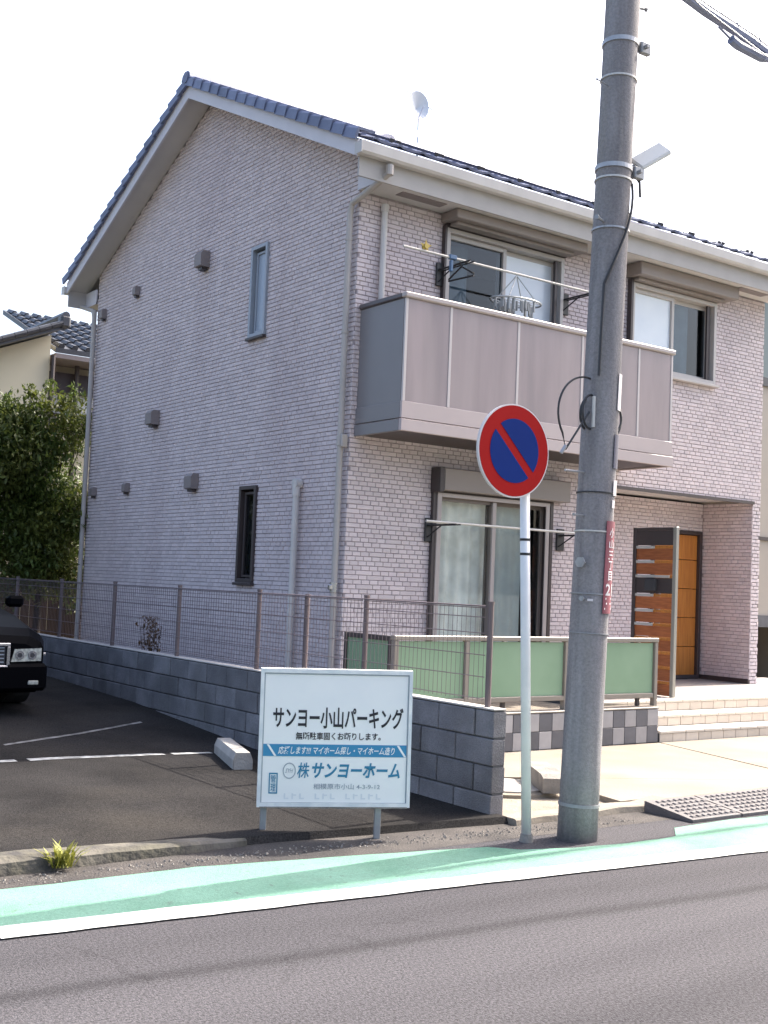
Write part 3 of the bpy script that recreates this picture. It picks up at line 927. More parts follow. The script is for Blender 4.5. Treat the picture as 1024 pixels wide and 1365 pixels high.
ds.tube([(-0.1, D + EV + 0.06, 5.89), (-0.1, D + EV, 5.75), (-0.06, D + 0.02, 5.62), (-0.06, D - 0.04, 5.5)], 0.034, 12); ds.build('downspout', 'pipe', house)
ds = MB(); ds.tube([(0.30, -0.045, 5.62), (0.30, -0.045, 4.40)], 0.034, 12); ds.tube([(0.30, -0.045, 5.56), (0.30, -0.045, 5.64)], 0.043, 12); ds.build('downspout', 'pipe_light', house)
ds = MB(); ds.tube([(-0.06, 0.93, 2.58), (-0.06, 0.93, 0.5)], 0.036, 12)
ds.tube([(-0.09, 0.93, 2.64), (-0.01, 0.93, 2.64)], 0.055, 16)
ds.tube([(-0.06, 0.93, 2.5), (-0.06, 0.93, 2.66)], 0.044, 12)
for z in (1.9, 1.2): ds.tube([(-0.06, 0.93, z), (-0.06, 0.93, z + 0.03)], 0.042, 12)
ds.build('drain_pipe', 'pipe_light', house)
# vent hoods on the gable
def hood(y, z, w, h, d):
    b = MB()
    b.prism([(-0.0, z + h / 2), (-d * 0.75, z + h / 2), (-d, z + h * 0.3), (-d, z - h * 0.45), (-d * 0.8, z - h / 2), (0, z - h / 2)], 'y', y - w / 2, y + w / 2)
    o = b.build('vent_hood', 'hood', house)
    b = MB(); b.box(-d * 0.7, -0.01, y - w * 0.3, y + w * 0.3, z - h / 2 - 0.035, z - h / 2 - 0.002); b.build('outlet', 'frame_dark', o)
hood(3.53, 5.69, 0.19, 0.21, 0.13)
hood(5.65, 5.66, 0.10, 0.13, 0.08)
hood(4.81, 3.73, 0.19, 0.20, 0.13)
hood(3.54, 2.79, 0.20, 0.20, 0.11)
hood(5.65, 2.80, 0.11, 0.13, 0.08)
hood(6.86, 2.79, 0.10, 0.13, 0.08)
hood(6.86, 5.52, 0.10, 0.15, 0.08)

# ---- windows
def frame_ring(b, u0, u1, v0, v1, t, P, w0, w1):
    """rectangular ring of four bars; P maps (u,v,w) -> xyz"""
    for a0, a1, c0, c1 in ((u0, u0 + t, v0, v1), (u1 - t, u1, v0, v1), (u0 + t, u1 - t, v0, v0 + t), (u0 + t, u1 - t, v1 - t, v1)):
        q = [P(a0, c0, w0), P(a1, c1, w1)]
        b.box(q[0][0], q[1][0], q[0][1], q[1][1], q[0][2], q[1][2], 0.003)
F = lambda u, v, w: (u, -w, v)          # w = out of the wall (towards -y)
G = lambda u, v, w: (-w, u, v)
def bx(b, P, u0, u1, v0, v1, w0, w1, bev=0.0):
    p, q = P(u0, v0, w0), P(u1, v1, w1)
    b.box(p[0], q[0], p[1], q[1], p[2], q[2], bev)
def curtain(parent, u0, u1, v0, v1, y, m, amp=0.02, k=38):
    b = MB(); n = int((u1 - u0) * 45)
    vs = []
    for i in range(n + 1):
        u = u0 + (u1 - u0) * i / n
        d = amp * math.sin(u * k) + amp * 0.6 * math.sin(u * k * 0.43 + 1.3)
        vs += [(u, y + d, v0), (u, y + d * 0.6, v1)]
    b.add(vs, [(2 * i, 2 * i + 2, 2 * i + 3, 2 * i + 1) for i in range(n)])
    b.build('curtain', m, parent, smooth=True)
def sliding(u0, u1, v0, v1, mframe, mouter, glasses, name='window'):
    b = MB(); frame_ring(b, u0 - 0.035, u1 + 0.035, v0 - 0.03, v1 + 0.02, 0.05, F, -0.10, 0.045)
    o = b.build(name, mouter, house)
    mid = (u0 + u1) / 2
    for k, (a, c, w) in enumerate(((u0 + 0.016, mid + 0.03, -0.035), (mid - 0.03, u1 - 0.016, -0.075))):
        b = MB(); frame_ring(b, a, c, v0 + 0.022, v1 - 0.032, 0.05, F, w - 0.03, w + (0.025 if k == 0 else 0.0))
        s_ = b.build('sash', mframe, o)
        b = MB(); bx(b, F, a + 0.045, c - 0.045, v0 + 0.06, v1 - 0.075, w - 0.012, w - 0.006); b.build('pane', glasses[k], o)
    return o
# ground floor patio door
po = sliding(1.15, 2.90, 0.55, 2.60, 'frame_brown', 'frame_dark', ('glass', 'glass'), 'patio_window')
b = MB(); bx(b, F, 1.165, 1.225, 0.55, 2.60, 0.047, 0.06, 0.003); bx(b, F, 2.80, 2.86, 0.55, 2.60, 0.047, 0.06, 0.003); bx(b, F, 1.225, 2.80, 2.555, 2.60, 0.047, 0.06, 0.003); bx(b, F, 1.995, 2.05, 0.6, 2.55, 0.0, 0.03, 0.003)
b.build('shutter_rail', 'rail', po)
curtain(po, 1.17, 2.06, 0.55, 2.58, 0.14, 'curtain')
curtain(po, 2.10, 2.62, 0.55, 2.58, 0.17, 'curtain_grey', 0.025, 30)
b = MB(); bx(b, F, 1.17, 3.10, 2.622, 2.87, 0.0, 0.16, 0.01); sb = b.build('shutter_box', 'shutter', po)
b = MB(); bx(b, F, 1.10, 1.166, 2.60, 2.875, 0.0, 0.17, 0.006); b.build('end_cap', 'frame_dark', sb)
# upper balcony window
uo = sliding(1.20, 2.95, 3.45, 5.56, 'frame_light', 'frame_light', ('dark_glass', 'pane_white'), 'balcony_window')
curtain(uo, 2.08, 2.90, 3.45, 5.52, 0.17, 'curtain_white', 0.006, 25)
curtain(uo, 1.26, 1.75, 3.45, 5.52, 0.3, 'curtain_grey', 0.02, 30)
b = MB(); bx(b, F, 1.13, 1.158, 3.45, 5.60, 0.0, 0.06); bx(b, F, 1.16, 2.99, 5.585, 5.62, 0.0, 0.07); bx(b, F, 2.86, 2.895, 3.5, 5.55, -0.02, 0.02); b.build('dark_reveal', 'frame_dark', uo)
b = MB(); bx(b, F, 1.10, 3.12, 5.623, 5.728, 0.0, 0.30, 0.01); bx(b, F, 1.18, 2.98, 5.585, 5.62, 0.072, 0.20, 0.006); b.build('shutter_box', 'shutter', uo)
# right window
ro = sliding(4.22, 5.80, 4.44, 5.50, 'frame_light', 'frame_light', ('pane_white', 'dark_glass'), 'upper_window')
curtain(ro, 4.22, 4.98, 4.42, 5.48, 0.14, 'curtain_white', 0.004, 22)
curtain(ro, 5.06, 5.50, 4.42, 5.48, 0.16, 'curtain_grey', 0.03, 16)
b = MB(); bx(b, F, 4.14, 4.178, 4.42, 5.55, 0.0, 0.07); b.build('dark_reveal', 'frame_dark', ro)
b = MB(); bx(b, F, 5.69, 5.745, 4.47, 5.47, -0.03, 0.0); b.build('dark_reveal', 'frame_dark', ro)
b = MB(); bx(b, F, 4.10, 6.02, 5.565, 5.728, 0.0, 0.26, 0.01); bx(b, F, 4.18, 5.86, 5.53, 5.56, 0.0, 0.15, 0.006); b.build('shutter_box', 'shutter', ro)
b = MB(); bx(b, F, 4.16, 5.87, 4.375, 4.405, 0.0, 0.09, 0.004); b.build('sill', 'frame_light', ro)
# gable windows
def slit(u0, u1, v0, v1, mf, mg):
    b = MB(); frame_ring(b, u0 - 0.012, u1 + 0.012, v0 - 0.01, v1 + 0.01, 0.045, G, -0.09, 0.03)
    o = b.build('slit_window', mf, house)
    b = MB(); frame_ring(b, u0 + 0.05, u1 - 0.05, v0 + 0.05, v1 - 0.06, 0.03, G, -0.06, -0.02); b.build('sash', mf, o)
    b = MB(); bx(b, G, u0 + 0.075, u1 - 0.075, v0 + 0.075, v1 - 0.085, -0.045, -0.038); b.build('pane', mg, o)
    b = MB(); bx(b, G, u0 - 0.03, u1 + 0.03, v0 - 0.045, v0 - 0.012, 0.0, 0.055, 0.004); b.build('sill', 'frame_dark', o)
    return o
slit(1.90, 2.27, 4.48, 5.58, 'frame_steel', 'frost')
slit(1.91, 2.29, 1.53, 2.66, 'frame_dark', 'dark_glass')
# floors and inner partition keep the rooms dark
b = MB(); b.box(0.17, W - 0.17, 0.9, D - 0.17, 2.95, 3.05); b.box(0.17, W - 0.17, 1.05, D - 0.17, 0.3, 0.4); b.box(0.2, W - 0.2, 1.9, 1.96, 0.45, 2.9); b.box(0.3, W - 0.2, 1.7, 1.76, 3.1, 5.7)
b.build('inner_floor', 'interior', house)

# ---- balcony
BX0, BX1, BD = 0.08, 4.08, 0.80
bal = MB()
bal.box(BX0 + 0.012, BX1 - 0.012, -BD + 0.012, -0.004, 3.12, 3.20)
bal = bal.build('balcony', 'frame_dark', house)
b = MB()
b.box(BX0 - 0.03, BX1 + 0.03, -BD - 0.035, -BD + 0.010, 3.105, 3.225, 0.004)
b.box(BX0 - 0.022, BX1 + 0.022, -BD - 0.022, -BD + 0.010, 3.235, 3.405, 0.004)
b.box(BX1 - 0.01, BX1 + 0.03, -BD + 0.012, -0.002, 3.105, 3.225, 0.004); b.box(BX1 - 0.01, BX1 + 0.022, -BD + 0.012, -0.002, 3.235, 3.405, 0.004)
b.build('skirt', 'balcony_skirt', bal)
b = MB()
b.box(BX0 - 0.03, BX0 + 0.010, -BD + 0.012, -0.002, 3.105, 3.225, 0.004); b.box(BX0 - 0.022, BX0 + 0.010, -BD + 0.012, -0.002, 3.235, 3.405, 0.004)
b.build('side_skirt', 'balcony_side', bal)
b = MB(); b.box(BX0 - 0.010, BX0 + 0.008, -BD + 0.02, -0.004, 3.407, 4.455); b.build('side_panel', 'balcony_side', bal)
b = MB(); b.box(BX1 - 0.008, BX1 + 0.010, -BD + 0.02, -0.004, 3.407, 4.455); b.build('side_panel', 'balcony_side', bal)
seams = [BX0 + 0.005, 0.66, 1.60, 2.57, 3.50, BX1 - 0.005]
for i in range(len(seams) - 1):
    b = MB(); b.box(seams[i] + 0.018, seams[i + 1] - 0.018, -BD - 0.006, -BD + 0.006, 3.407, 4.455); b.build('panel', 'balcony_panel', bal)
for i, x in enumerate(seams):
    b = MB(); b.box(x - 0.017, x + 0.017, -BD - 0.014, -BD + 0.012, 3.407, 4.455, 0.003); b.build('post', 'post_pale', bal)
b = MB(); b.box(BX0 - 0.035, BX1 + 0.035, -BD - 0.04, -BD + 0.04, 4.457, 4.515, 0.012); b.build('handrail', 'rail', bal)
b = MB(); b.box(BX0 - 0.035, BX0 + 0.035, -BD + 0.042, -0.002, 4.457, 4.513, 0.012); b.box(BX1 - 0.035, BX1 + 0.035, -BD + 0.042, -0.002, 4.457, 4.513, 0.012); b.build('handrail', 'rail_dark', bal)

# ---- front door
b = MB(); frame_ring(b, 5.68, 6.72, 0.415, 2.50, 0.05, lambda u, v, w: (u, PY - w, v), -0.1, 0.02)
door = b.build('door', 'frame_dark', house)
zs = [0.45, 0.86, 1.27, 1.68, 2.09, 2.445]
for a, c_ in zip(zs, zs[1:]):
    b = MB(); b.box(5.735, 6.665, PY + 0.03, PY + 0.06, a + 0.004, c_ - 0.004, 0.004); b.build('door_panel', 'wood_door', door)
b = MB(); b.box(5.80, 5.83, PY - 0.05, PY + 0.02, 1.1, 1.6, 0.006); b.build('handle', 'steel', door)

# ------------------------------------------------------------------ entrance steps
steps = thing('entrance_steps', (4.6, -1.5, 0.05), 'three pale tiled entrance steps leading up to the porch', 'steps')
SX0, SX1 = 2.66, 8.2
b = MB()
b.box(SX0, SX1, -1.988, -1.70, 0.03, 0.145); b.box(SX0 - 0.0, SX1, -1.688, -1.40, 0.03, 0.265); b.box(SX0 - 0.25, SX1, -1.388, -0.002, 0.03, 0.385); b.box(3.76, 6.73, 0.0, PY, 0.03, 0.40)
b.build('core', 'block_mortar', steps)
for y0, y1, z in ((-2.0, -1.70, 0.17), (-1.70, -1.40, 0.29), (-1.40, -1.08, 0.41)):
    tw = 0.30
    x = SX0 + (0 if z < 0.4 else -0.25)
    k = 0
    while x < SX1 - 0.01:
        x2 = min(x + tw + (0.1 if k == 0 else 0), SX1)
        b = MB(); b.box(x + 0.003, x2 - 0.003, y0 - 0.006, y1 - 0.008, z - 0.028, z, 0.004); b.build('tread_tile', 'step_tread', steps)
        x = x2; k += 1
    x = SX0 + (0.06 if z == 0.29 else 0); 
    if z > 0.4: x = SX0 - 0.25
    if z == 0.29:
        b = MB(); b.box(SX0, x - 0.003, y0 + 0.001, y0 + 0.012, z - 0.118, z - 0.031, 0.003); b.build('riser_tile', 'step_tile', steps)
    while x < SX1 - 0.02:
        x2 = min(x + 0.205, SX1)
        b = MB(); b.box(x + 0.0025, x2 - 0.0025, y0 + 0.001 + random.uniform(0, 0.002), y0 + 0.012, z - 0.118, z - 0.031, 0.003); b.build('riser_tile', 'step_tile', steps)
        x = x2
fl = MB(); fl.box(SX0 - 0.25, SX1, -1.085, PY - 0.01, 0.388, 0.408); fl.build('porch_floor', 'porch_floor', steps)

# ------------------------------------------------------------------ planter wall with chequered tiles
pl = thing('planter_wall', (0.95, -1.95, 0.05), 'low planter wall faced with chequered dark and light grey tiles', 'wall')
b = MB(); b.box(-0.80, 2.60, -1.985, -1.80, 0.03, 0.398); b.build('core', 'block_mortar', pl)
b = MB(); b.box(-0.81, 2.635, -2.003, -1.78, 0.40, 0.418, 0.004); b.build('coping', 'fence_frame', pl)
tl = 0.167
cols_ = int(3.4 / tl) + 1
for j in range(2):
    for i in range(cols_):
        x1 = 2.632 - i * tl * 1.0
        x0 = x1 - tl + 0.005
        if x0 < -0.8: continue
        b = MB(); b.box(x0, x1, -2.0 + random.uniform(0, 0.003), -1.986, 0.06 + j * 0.17, 0.06 + j * 0.17 + 0.165, 0.003)
        b.build('tile', 'tile_light' if (i + j) % 2 else 'tile_dark', pl)
b = MB(); b.box(2.602, 2.636, -1.985, -1.80, 0.06, 0.396, 0.003); b.build('end_tile', 'tile_dark', pl)
soil = MB(); soil.add([(-0.8, -1.8, 0.33), (2.4, -1.8, 0.33), (2.4, 0, 0.33), (-0.8, 0, 0.33)], [(0, 1, 2, 3)])
struct(soil.build('garden_soil', 'dirt'))

# ------------------------------------------------------------------ green panel fence
gf = thing('green_fence', (1.0, -1.9, 0.42), 'low fence of translucent green panels in brown frame above chequered planter wall', 'fence')
GY = -1.9
gposts = [-0.70, 0.11, 1.37, 2.66]
for i in range(3):
    a, c_ = gposts[i], gposts[i + 1]
    b = MB(); b.box(a + 0.03, c_ - 0.03, GY - 0.004, GY + 0.004, 0.555, 1.068); p_ = b.build('panel', 'green_panel', gf)
for x in gposts:
    b = MB(); b.box(x - 0.024, x + 0.024, GY - 0.03, GY + 0.03, 0.42, 1.075, 0.004); b.build('post', 'fence_frame', gf)
b = MB(); b.box(-0.73, 2.69, GY - 0.035, GY + 0.035, 1.077, 1.12, 0.006); b.build('top_rail', 'fence_frame', gf)
b = MB(); b.box(-0.67, 2.63, GY - 0.026, GY + 0.026, 0.505, 0.553, 0.005); b.build('bottom_rail', 'fence_frame', gf)
for x in (2.47, -0.42, 0.62, 1.9):
    b = MB(); b.box(x - 0.02, x + 0.02, GY + 0.032, GY + 0.07, 0.42, 1.07, 0.003); b.build('brace', 'frame_dark', gf)
b = MB(); frame_ring(b, -1.86, -1.12, 0.45, 1.11, 0.045, lambda u, v, w: (-0.70 - w, u, v), -0.02, 0.02); b.build('side_frame', 'frame_dark', gf)
b = MB(); b.box(-0.704, -0.696, -1.815, -1.165, 0.495, 1.065); b.build('side_panel', 'green_panel', gf)

# ------------------------------------------------------------------ entrance screen with letter slots
es = thing('entrance_screen', (3.76, -0.9, 0.41), 'entrance screen of orange brown wooden slats with silver strips and pale metal post', 'screen')
b = MB(); b.box(3.735, 3.785, -1.235, -1.185, 0.409, 2.36, 0.004); b.build('post', 'screen_post', es)
b = MB(); b.box(3.735, 3.785, -0.62, -0.575, 0.409, 2.36, 0.004); b.box(3.735, 3.785, -1.183, -0.622, 2.325, 2.355, 0.003); b.box(3.738, 3.782, -1.183, -0.622, 2.15, 2.322); b.build('frame', 'frame_dark', es)
z = 2.145
hs = [0.17, 0.17, 0.22, 0.18, 0.16, 0.16, 0.16, 0.17, 0.17, 0.17]
for i, h in enumerate(hs):
    b = MB()
    m_ = 'frame_dark' if i == 2 else 'wood_screen'
    b.box(3.752, 3.772, -1.182, -0.623, z - h + 0.004, z - 0.036, 0.003)
    b.build('slat', m_, es)
    if i in (0, 1, 3, 4, 5, 2):
        b = MB(); b.box(3.738, 3.776, -1.182 + (0.28 if i != 2 else 0.05), -0.625, z - 0.034, z - 0.004, 0.003); b.build('strip', 'silver', es)
        b = MB(); b.box(3.745, 3.776, -1.182, -0.905 if i != 2 else -1.14, z - 0.034, z - 0.004, 0.003); b.build('strip', 'wood_door', es)
    else:
        b = MB(); b.box(3.745, 3.776, -1.182, -0.625, z - 0.034, z - 0.002, 0.003); b.build('strip', 'wood_door', es)
    if i == 2:
        b = MB(); b.box(3.70, 3.751, -0.95, -0.80, z - 0.19, z - 0.05, 0.006); b.build('intercom', 'interior', es)
    z -= h
    if z < 0.5: break

# ------------------------------------------------------------------ block wall and mesh fence
bw = thing('block_wall', (-1.55, 0, 0), 'low grey concrete block wall between the parking lot and the brick house', 'wall')
BY0, BY1 = -4.22, 9.2
b = MB(); b.box(-1.548, -1.452, BY0 + 0.008, BY1, -0.02, 0.73); b.build('core', 'block_mortar', bw)
blk = MB(); blk.box(-0.008, 0.112, 0.005, 0.393, 0.005, 0.181, 0.006)
half = MB(); half.box(-0.008, 0.112, 0.005, 0.193, 0.005, 0.181, 0.006)
fb = fh = None
for j in range(4):
    y = BY0
    k = 0
    while y < BY1 - 0.1:
        hf = (k == 0 and j % 2 == 1)
        if hf:
            if fh is None: fh = half.build('block', 'block', None); o = fh
            else: o = fh.copy(); col.objects.link(o)
            st = 0.198
        else:
            if fb is None: fb = blk.build('block', 'block', None); o = fb
            else: o = fb.copy(); col.objects.link(o)
            st = 0.398
        o.parent = bw
        o.location = Vector((-1.556 + random.uniform(-0.003, 0.003), y, j * 0.186 - 0.012)) - wloc(bw)
        y += st; k += 1
b = MB(); b.box(-1.562, -1.446, BY0 + 0.004, BY1, 0.7345, 0.748, 0.004); b.build('coping', 'coping', bw)

mf = thing('mesh_fence', (-1.5, 0, 0.74), 'brown wire mesh fence on posts standing on the grey block wall', 'fence')
fposts = [-4.08, -2.58, -0.88, 0.75, 2.4, 4.05, 5.7, 7.35]
for y in fposts:
    b = MB(); b.tube([(-1.5, y, 0.745), (-1.5, y, 1.455)], 0.022, 10); b.tube([(-1.5, y, 1.455), (-1.5, y, 1.47)], 0.025, 10); b.build('post', 'fence_post', mf)
b = MB(); b.tube([(-1.5, -1.70, 0.745), (-1.5, -1.70, 1.45)], 0.022, 10); b.build('post', 'fence_post', mf)
for a, c_ in zip(fposts, fposts[1:]):
    b = MB()
    y = a + 0.03
    def wire(p, q, r):
        b.tube([p, q], r, 4, cap=False)
    while y < c_ - 0.02:
        b.tube([(-1.527, y, 0.78), (-1.527, y, 1.43)], 0.0022, 4, cap=False); y += 0.05
    for z in (0.80, 0.95, 1.10, 1.25, 1.36, 1.425):
        b.tube([(-1.531, a + 0.01, z), (-1.531, c_ - 0.01, z)], 0.0032, 4, cap=False)
    b.tube([(-1.531, a + 0.01, 1.437), (-1.531, c_ - 0.01, 1.437)], 0.006, 5, cap=False)
    b.build('mesh_panel', 'fence_wire', mf, kind='stuff')
# little dry shrub behind the fence
ds_ = thing('dry_shrub', (-0.75, 3.0, 0.25), 'small dry brown shrub against the gable wall behind the mesh fence', 'shrub')
b = MB()
for i in range(7):
    a = random.uniform(0, 6.28); b.tube([(-0.75, 3.0, 0.05), (-0.75 + 0.1 * math.cos(a), 3.0 + 0.1 * math.sin(a), 0.55), (-0.75 + 0.16 * math.cos(a), 3.0 + 0.2 * math.sin(a), 0.95)], 0.008, 5, 0.003)
b.build('stem', 'bark', ds_)
b = MB()
for i in range(220):
    p = Vector((random.gauss(0, 0.06), random.gauss(0, 0.08), random.uniform(-0.22, 0.26))) + Vector((-0.75, 3.0, 0.8))
    M = Matrix.Translation(p) @ Matrix.Rotation(random.uniform(0, 6.28), 4, 'Z') @ Matrix.Rotation(random.uniform(-1.2, 1.2), 4, 'X')
    b.add([M @ Vector(q) for q in ((-0.02, 0, 0), (0.0, -0.03, 0), (0.02, 0, 0), (0, 0.03, 0))], [(0, 1, 2, 3)])
b.build('foliage', 'dry_leaf', ds_, kind='stuff')

# ------------------------------------------------------------------ laundry rods
def laundry(z, y, x0, x1, label, brk):
    t = thing('laundry_pole', ((x0 + x1) / 2, y, z), label, 'laundry pole')
    b = MB(); b.tube([(x0, y, z), (x1, y, z)], 0.014, 8); b.build('rod', 'silver', t)
    for x in brk:
        b = MB()
        b.tube([(x, -0.01, z - 0.02), (x, y - 0.12, z - 0.02)], 0.011, 6)
        b.tube([(x + 0.06, -0.01, z - 0.02), (x + 0.06, y - 0.12, z - 0.02)], 0.008, 6)
        for k in range(5):
            yy = -0.06 - k * (abs(y) + 0.04) / 5
            b.tube([(x, yy, z - 0.02), (x + 0.06, yy, z - 0.02)], 0.007, 5)
        b.tube([(x, -0.01, z - 0.16), (x, y * 0.7, z - 0.02)], 0.008, 6)
        b.box(x - 0.03, x + 0.09, -0.03, -0.005, z - 0.2, z + 0.06, 0.005)
        b.build('bracket', 'cable', t)
    return t
laundry(5.10, -0.45, 0.27, 3.35, 'thin laundry pole on black brackets above the brown balcony', (1.08, 3.0))
laundry(2.25, -0.40, 0.75, 3.40, 'thin laundry pole on black brackets across the ground floor patio window', (1.06, 3.05))
# hangers on the upper pole
def hanger(x, label):
    b = MB()
    y = -0.45
    b.tube([(x, y, 5.11), (x, y + 0.03, 5.125), (x, y + 0.03, 5.08), (x, y, 5.03)], 0.005, 5)
    b.tube([(x, y, 5.03), (x + 0.02, y - 0.19, 4.92), (x + 0.02, y - 0.19, 4.90), (x - 0.02, y + 0.19, 4.90), (x - 0.02, y + 0.19, 4.92), (x, y, 5.03)], 0.010, 6)
    return b.solo('clothes_hanger', 'cable', (x, y, 5.0), label, 'hanger')
hanger(1.06, 'black clothes hanger on the balcony laundry pole')
b = MB()
cx, cy, cz = 1.86, -0.45, 4.78
ring = [(cx + 0.34 * math.cos(a), cy + 0.2 * math.sin(a), cz) for a in [2 * math.pi * k / 20 for k in range(21)]]
b.tube(ring, 0.011, 6)
for k in range(4):
    a = math.pi / 4 + k * math.pi / 2
    b.tube([(cx + 0.3 * math.cos(a), cy + 0.17 * math.sin(a), cz), (cx, cy, cz + 0.3)], 0.006, 5)
b.tube([(cx, cy, cz + 0.3), (cx, cy, cz + 0.335)], 0.008, 5)
for k in range(3): b.tube([(cx - 0.3, cy - 0.1 + 0.1 * k, cz), (cx + 0.3, cy - 0.1 + 0.1 * k, cz)], 0.006, 5)
ph = b.solo('pinch_hanger', 'plastic_white', (cx, cy, cz), 'pale oval pinch hanger full of pegs on the balcony laundry pole', 'hanger')
b = MB()
for k in range(46):
    a = random.uniform(0, 6.28); rr = random.uniform(0.3, 1)
    px, py = cx + 0.34 * rr * math.cos(a), cy + 0.2 * rr * math.sin(a)
    b.box(px - 0.009, px + 0.009, py - 0.012, py + 0.012, cz - random.uniform(0.09, 0.14), cz - 0.004, 0.002)
b.build('pegs', 'plastic_white', ph, kind='stuff')
b = MB()
for k in range(5):
    a0 = math.pi / 2 + k * 2 * math.pi / 5
    b.add([(0.56 + 0.03 * math.cos(a0 - 0.6), -0.455, 5.15 + 0.03 * math.sin(a0 - 0.6)), (0.56 + 0.085 * math.cos(a0), -0.46, 5.15 + 0.085 * math.sin(a0)), (0.56 + 0.03 * math.cos(a0 + 0.6), -0.455, 5.15 + 0.03 * math.sin(a0 + 0.6)), (0.56, -0.43, 5.15)], [(0, 1, 2, 3)])
b.tube([(0.56, -0.48, 5.15), (0.56, -0.42, 5.15)], 0.03, 10)
b.solo('peg_clip', 'peg_yellow', (0.56, -0.45, 5.1), 'yellow star shaped clip on the balcony laundry pole', 'peg')
b = MB(); b.box(0.88, 0.98, -0.475, -0.425, 5.08, 5.13, 0.008); b.box(0.90, 0.93, -0.47, -0.43, 4.95, 5.07, 0.004)
b.solo('peg_clip', 'peg_blue', (0.92, -0.45, 5.05), 'blue clip on the balcony laundry pole beside the hanger', 'peg')

# ------------------------------------------------------------------ roof antenna
an = thing('roof_antenna', (3.40, D / 2, 8.0), 'small pale television antenna and dish on the roof ridge', 'antenna')
b = MB(); b.tube([(3.40, D / 2, 7.95), (3.40, D / 2, 8.85)], 0.014, 6)
for k in range(4):
    a = math.pi / 4 + k * math.pi / 2; b.tube([(3.40, D / 2, 8.35), (3.40 + 0.3 * math.cos(a), D / 2 + 0.3 * math.sin(a), 8.0)], 0.004, 4)
b.build('mast', 'antenna', an)
b = MB()
n = 16; vs = [(3.30, D / 2 - 0.06, 8.62)]
for k in range(n):
    a = 2 * math.pi * k / n
    vs.append((3.30 + 0.19 * math.cos(a) , D / 2 - 0.10 - 0.03 , 8.66 + 0.21 * math.sin(a)))
b.add(vs, [(0, 1 + k, 1 + (k + 1) % n) for k in range(n)]); b.tube([(3.30, D / 2 - 0.06, 8.62), (3.40, D / 2, 8.55)], 0.012, 5); b.tube([(3.30, D / 2 - 0.13, 8.46), (3.22, D / 2 - 0.36, 8.55)], 0.008, 5)
b.build('dish', 'antenna', an)
b = MB(); b.tube([(3.1, D / 2 - 0.1, 8.83), (3.8, D / 2 + 0.2, 8.83)], 0.010, 5)
for k in range(6):
    x = 3.15 + k * 0.12; b.tube([(x, D / 2 - 0.08 + k * 0.05, 8.75), (x, D / 2 - 0.08 + k * 0.05, 8.91)], 0.004, 4)
b.build('aerial', 'antenna', an)

# ------------------------------------------------------------------ utility pole
PB = Vector((-1.415, -4.885, 0)); LEAN = Vector((0.195 / 5.55, 0, 1))
def pc(z): return PB + LEAN * z
pole = thing('utility_pole', PB, 'tall grey concrete utility pole at the edge of the green walkway', 'utility pole')
b = MB(); b.tube([pc(-0.1), pc(0.5), pc(2.5), pc(4.5), pc(9.5)], 0.128, 36, 0.112); sh = b.build('shaft', 'pole', pole, smooth=True)
def prad(z): return 0.128 - 0.016 * (z / 9.5)
for z, m_, hh in ((5.22, 'steel', 0.03), (4.97, 'silver', 0.012), (4.36, 'steel', 0.03), (4.28, 'silver', 0.012), (2.20, 'cable', 0.008), (1.95, 'silver', 0.010), (3.94, 'steel', 0.012), (1.55, 'galv', 0.008), (0.22, 'galv', 0.02), (1.30, 'galv', 0.006), (5.62, 'steel', 0.03)):
    b = MB(); b.tube([pc(z - hh / 2), pc(z + hh / 2)], prad(z) + 0.004, 32); b.build('band', m_, pole)
# clamps and bolts
for z in (5.22, 4.36):
    b = MB()
    c_ = pc(z); b.box(c_.x + 0.10, c_.x + 0.19, c_.y - 0.10, c_.y - 0.06, z - 0.05, z + 0.03, 0.006); b.box(c_.x + 0.12, c_.x + 0.14, c_.y - 0.13, c_.y - 0.03, z - 0.02, z + 0.0)
    b.build('clamp', 'galv', pole)
def bolt(z, ang, L=0.09, r=0.009):
    c_ = pc(z); d = Vector((math.cos(ang), math.sin(ang), 0))
    b = MB(); b.tube([c_ + d * (prad(z) - 0.01), c_ + d * (prad(z) + L)], r, 6); b.tube([c_ + d * (prad(z) + L), c_ + d * (prad(z) + L + 0.012)], r * 1.8, 6); b.build('step_bolt', 'galv', pole)
bolt(3.98, R(200)); bolt(4.90, R(190), 0.12, 0.004); bolt(5.5, R(-20), 0.05); bolt(2.05, R(190), 0.1, 0.006); bolt(1.75, R(195), 0.02, 0.02); bolt(1.52, R(205), 0.03)
# cable run from lamp down and wrapped coil
b = MB()
pts = []
for i in range(14):
    t = i / 13; z = 4.28 - 0.72 * t; a = R(-25) + (R(-145) - R(-25)) * t
    c_ = pc(z); pts.append((c_.x + (prad(z) + 0.012) * math.cos(a), c_.y + (prad(z) + 0.012) * math.sin(a), z))
pts += [(pc(z).x - 0.125, pc(z).y - 0.09, z) for z in (3.3, 3.1, 2.95)]
b.tube(pts, 0.009, 6)
cz = pc(2.68)
def arc(cx, cz_, rx, rz, a0, a1, y, n=18): return [(cx + rx * math.cos(a0 + (a1 - a0) * k / n), y, cz_ + rz * math.sin(a0 + (a1 - a0) * k / n)) for k in range(n + 1)]
b.tube(arc(cz.x - 0.16, 2.70, 0.235, 0.24, R(80), R(215), cz.y - 0.02) + [(cz.x - 0.32, cz.y - 0.02, 2.46), (cz.x - 0.13, cz.y - 0.03, 2.72)], 0.007, 6)
b.tube(arc(cz.x - 0.12, 2.72, 0.07, 0.11, R(60), R(300), cz.y - 0.03), 0.008, 6)
b.tube(arc(cz.x - 0.10, 2.71, 0.06, 0.10, R(60), R(300), cz.y + 0.02), 0.008, 6)
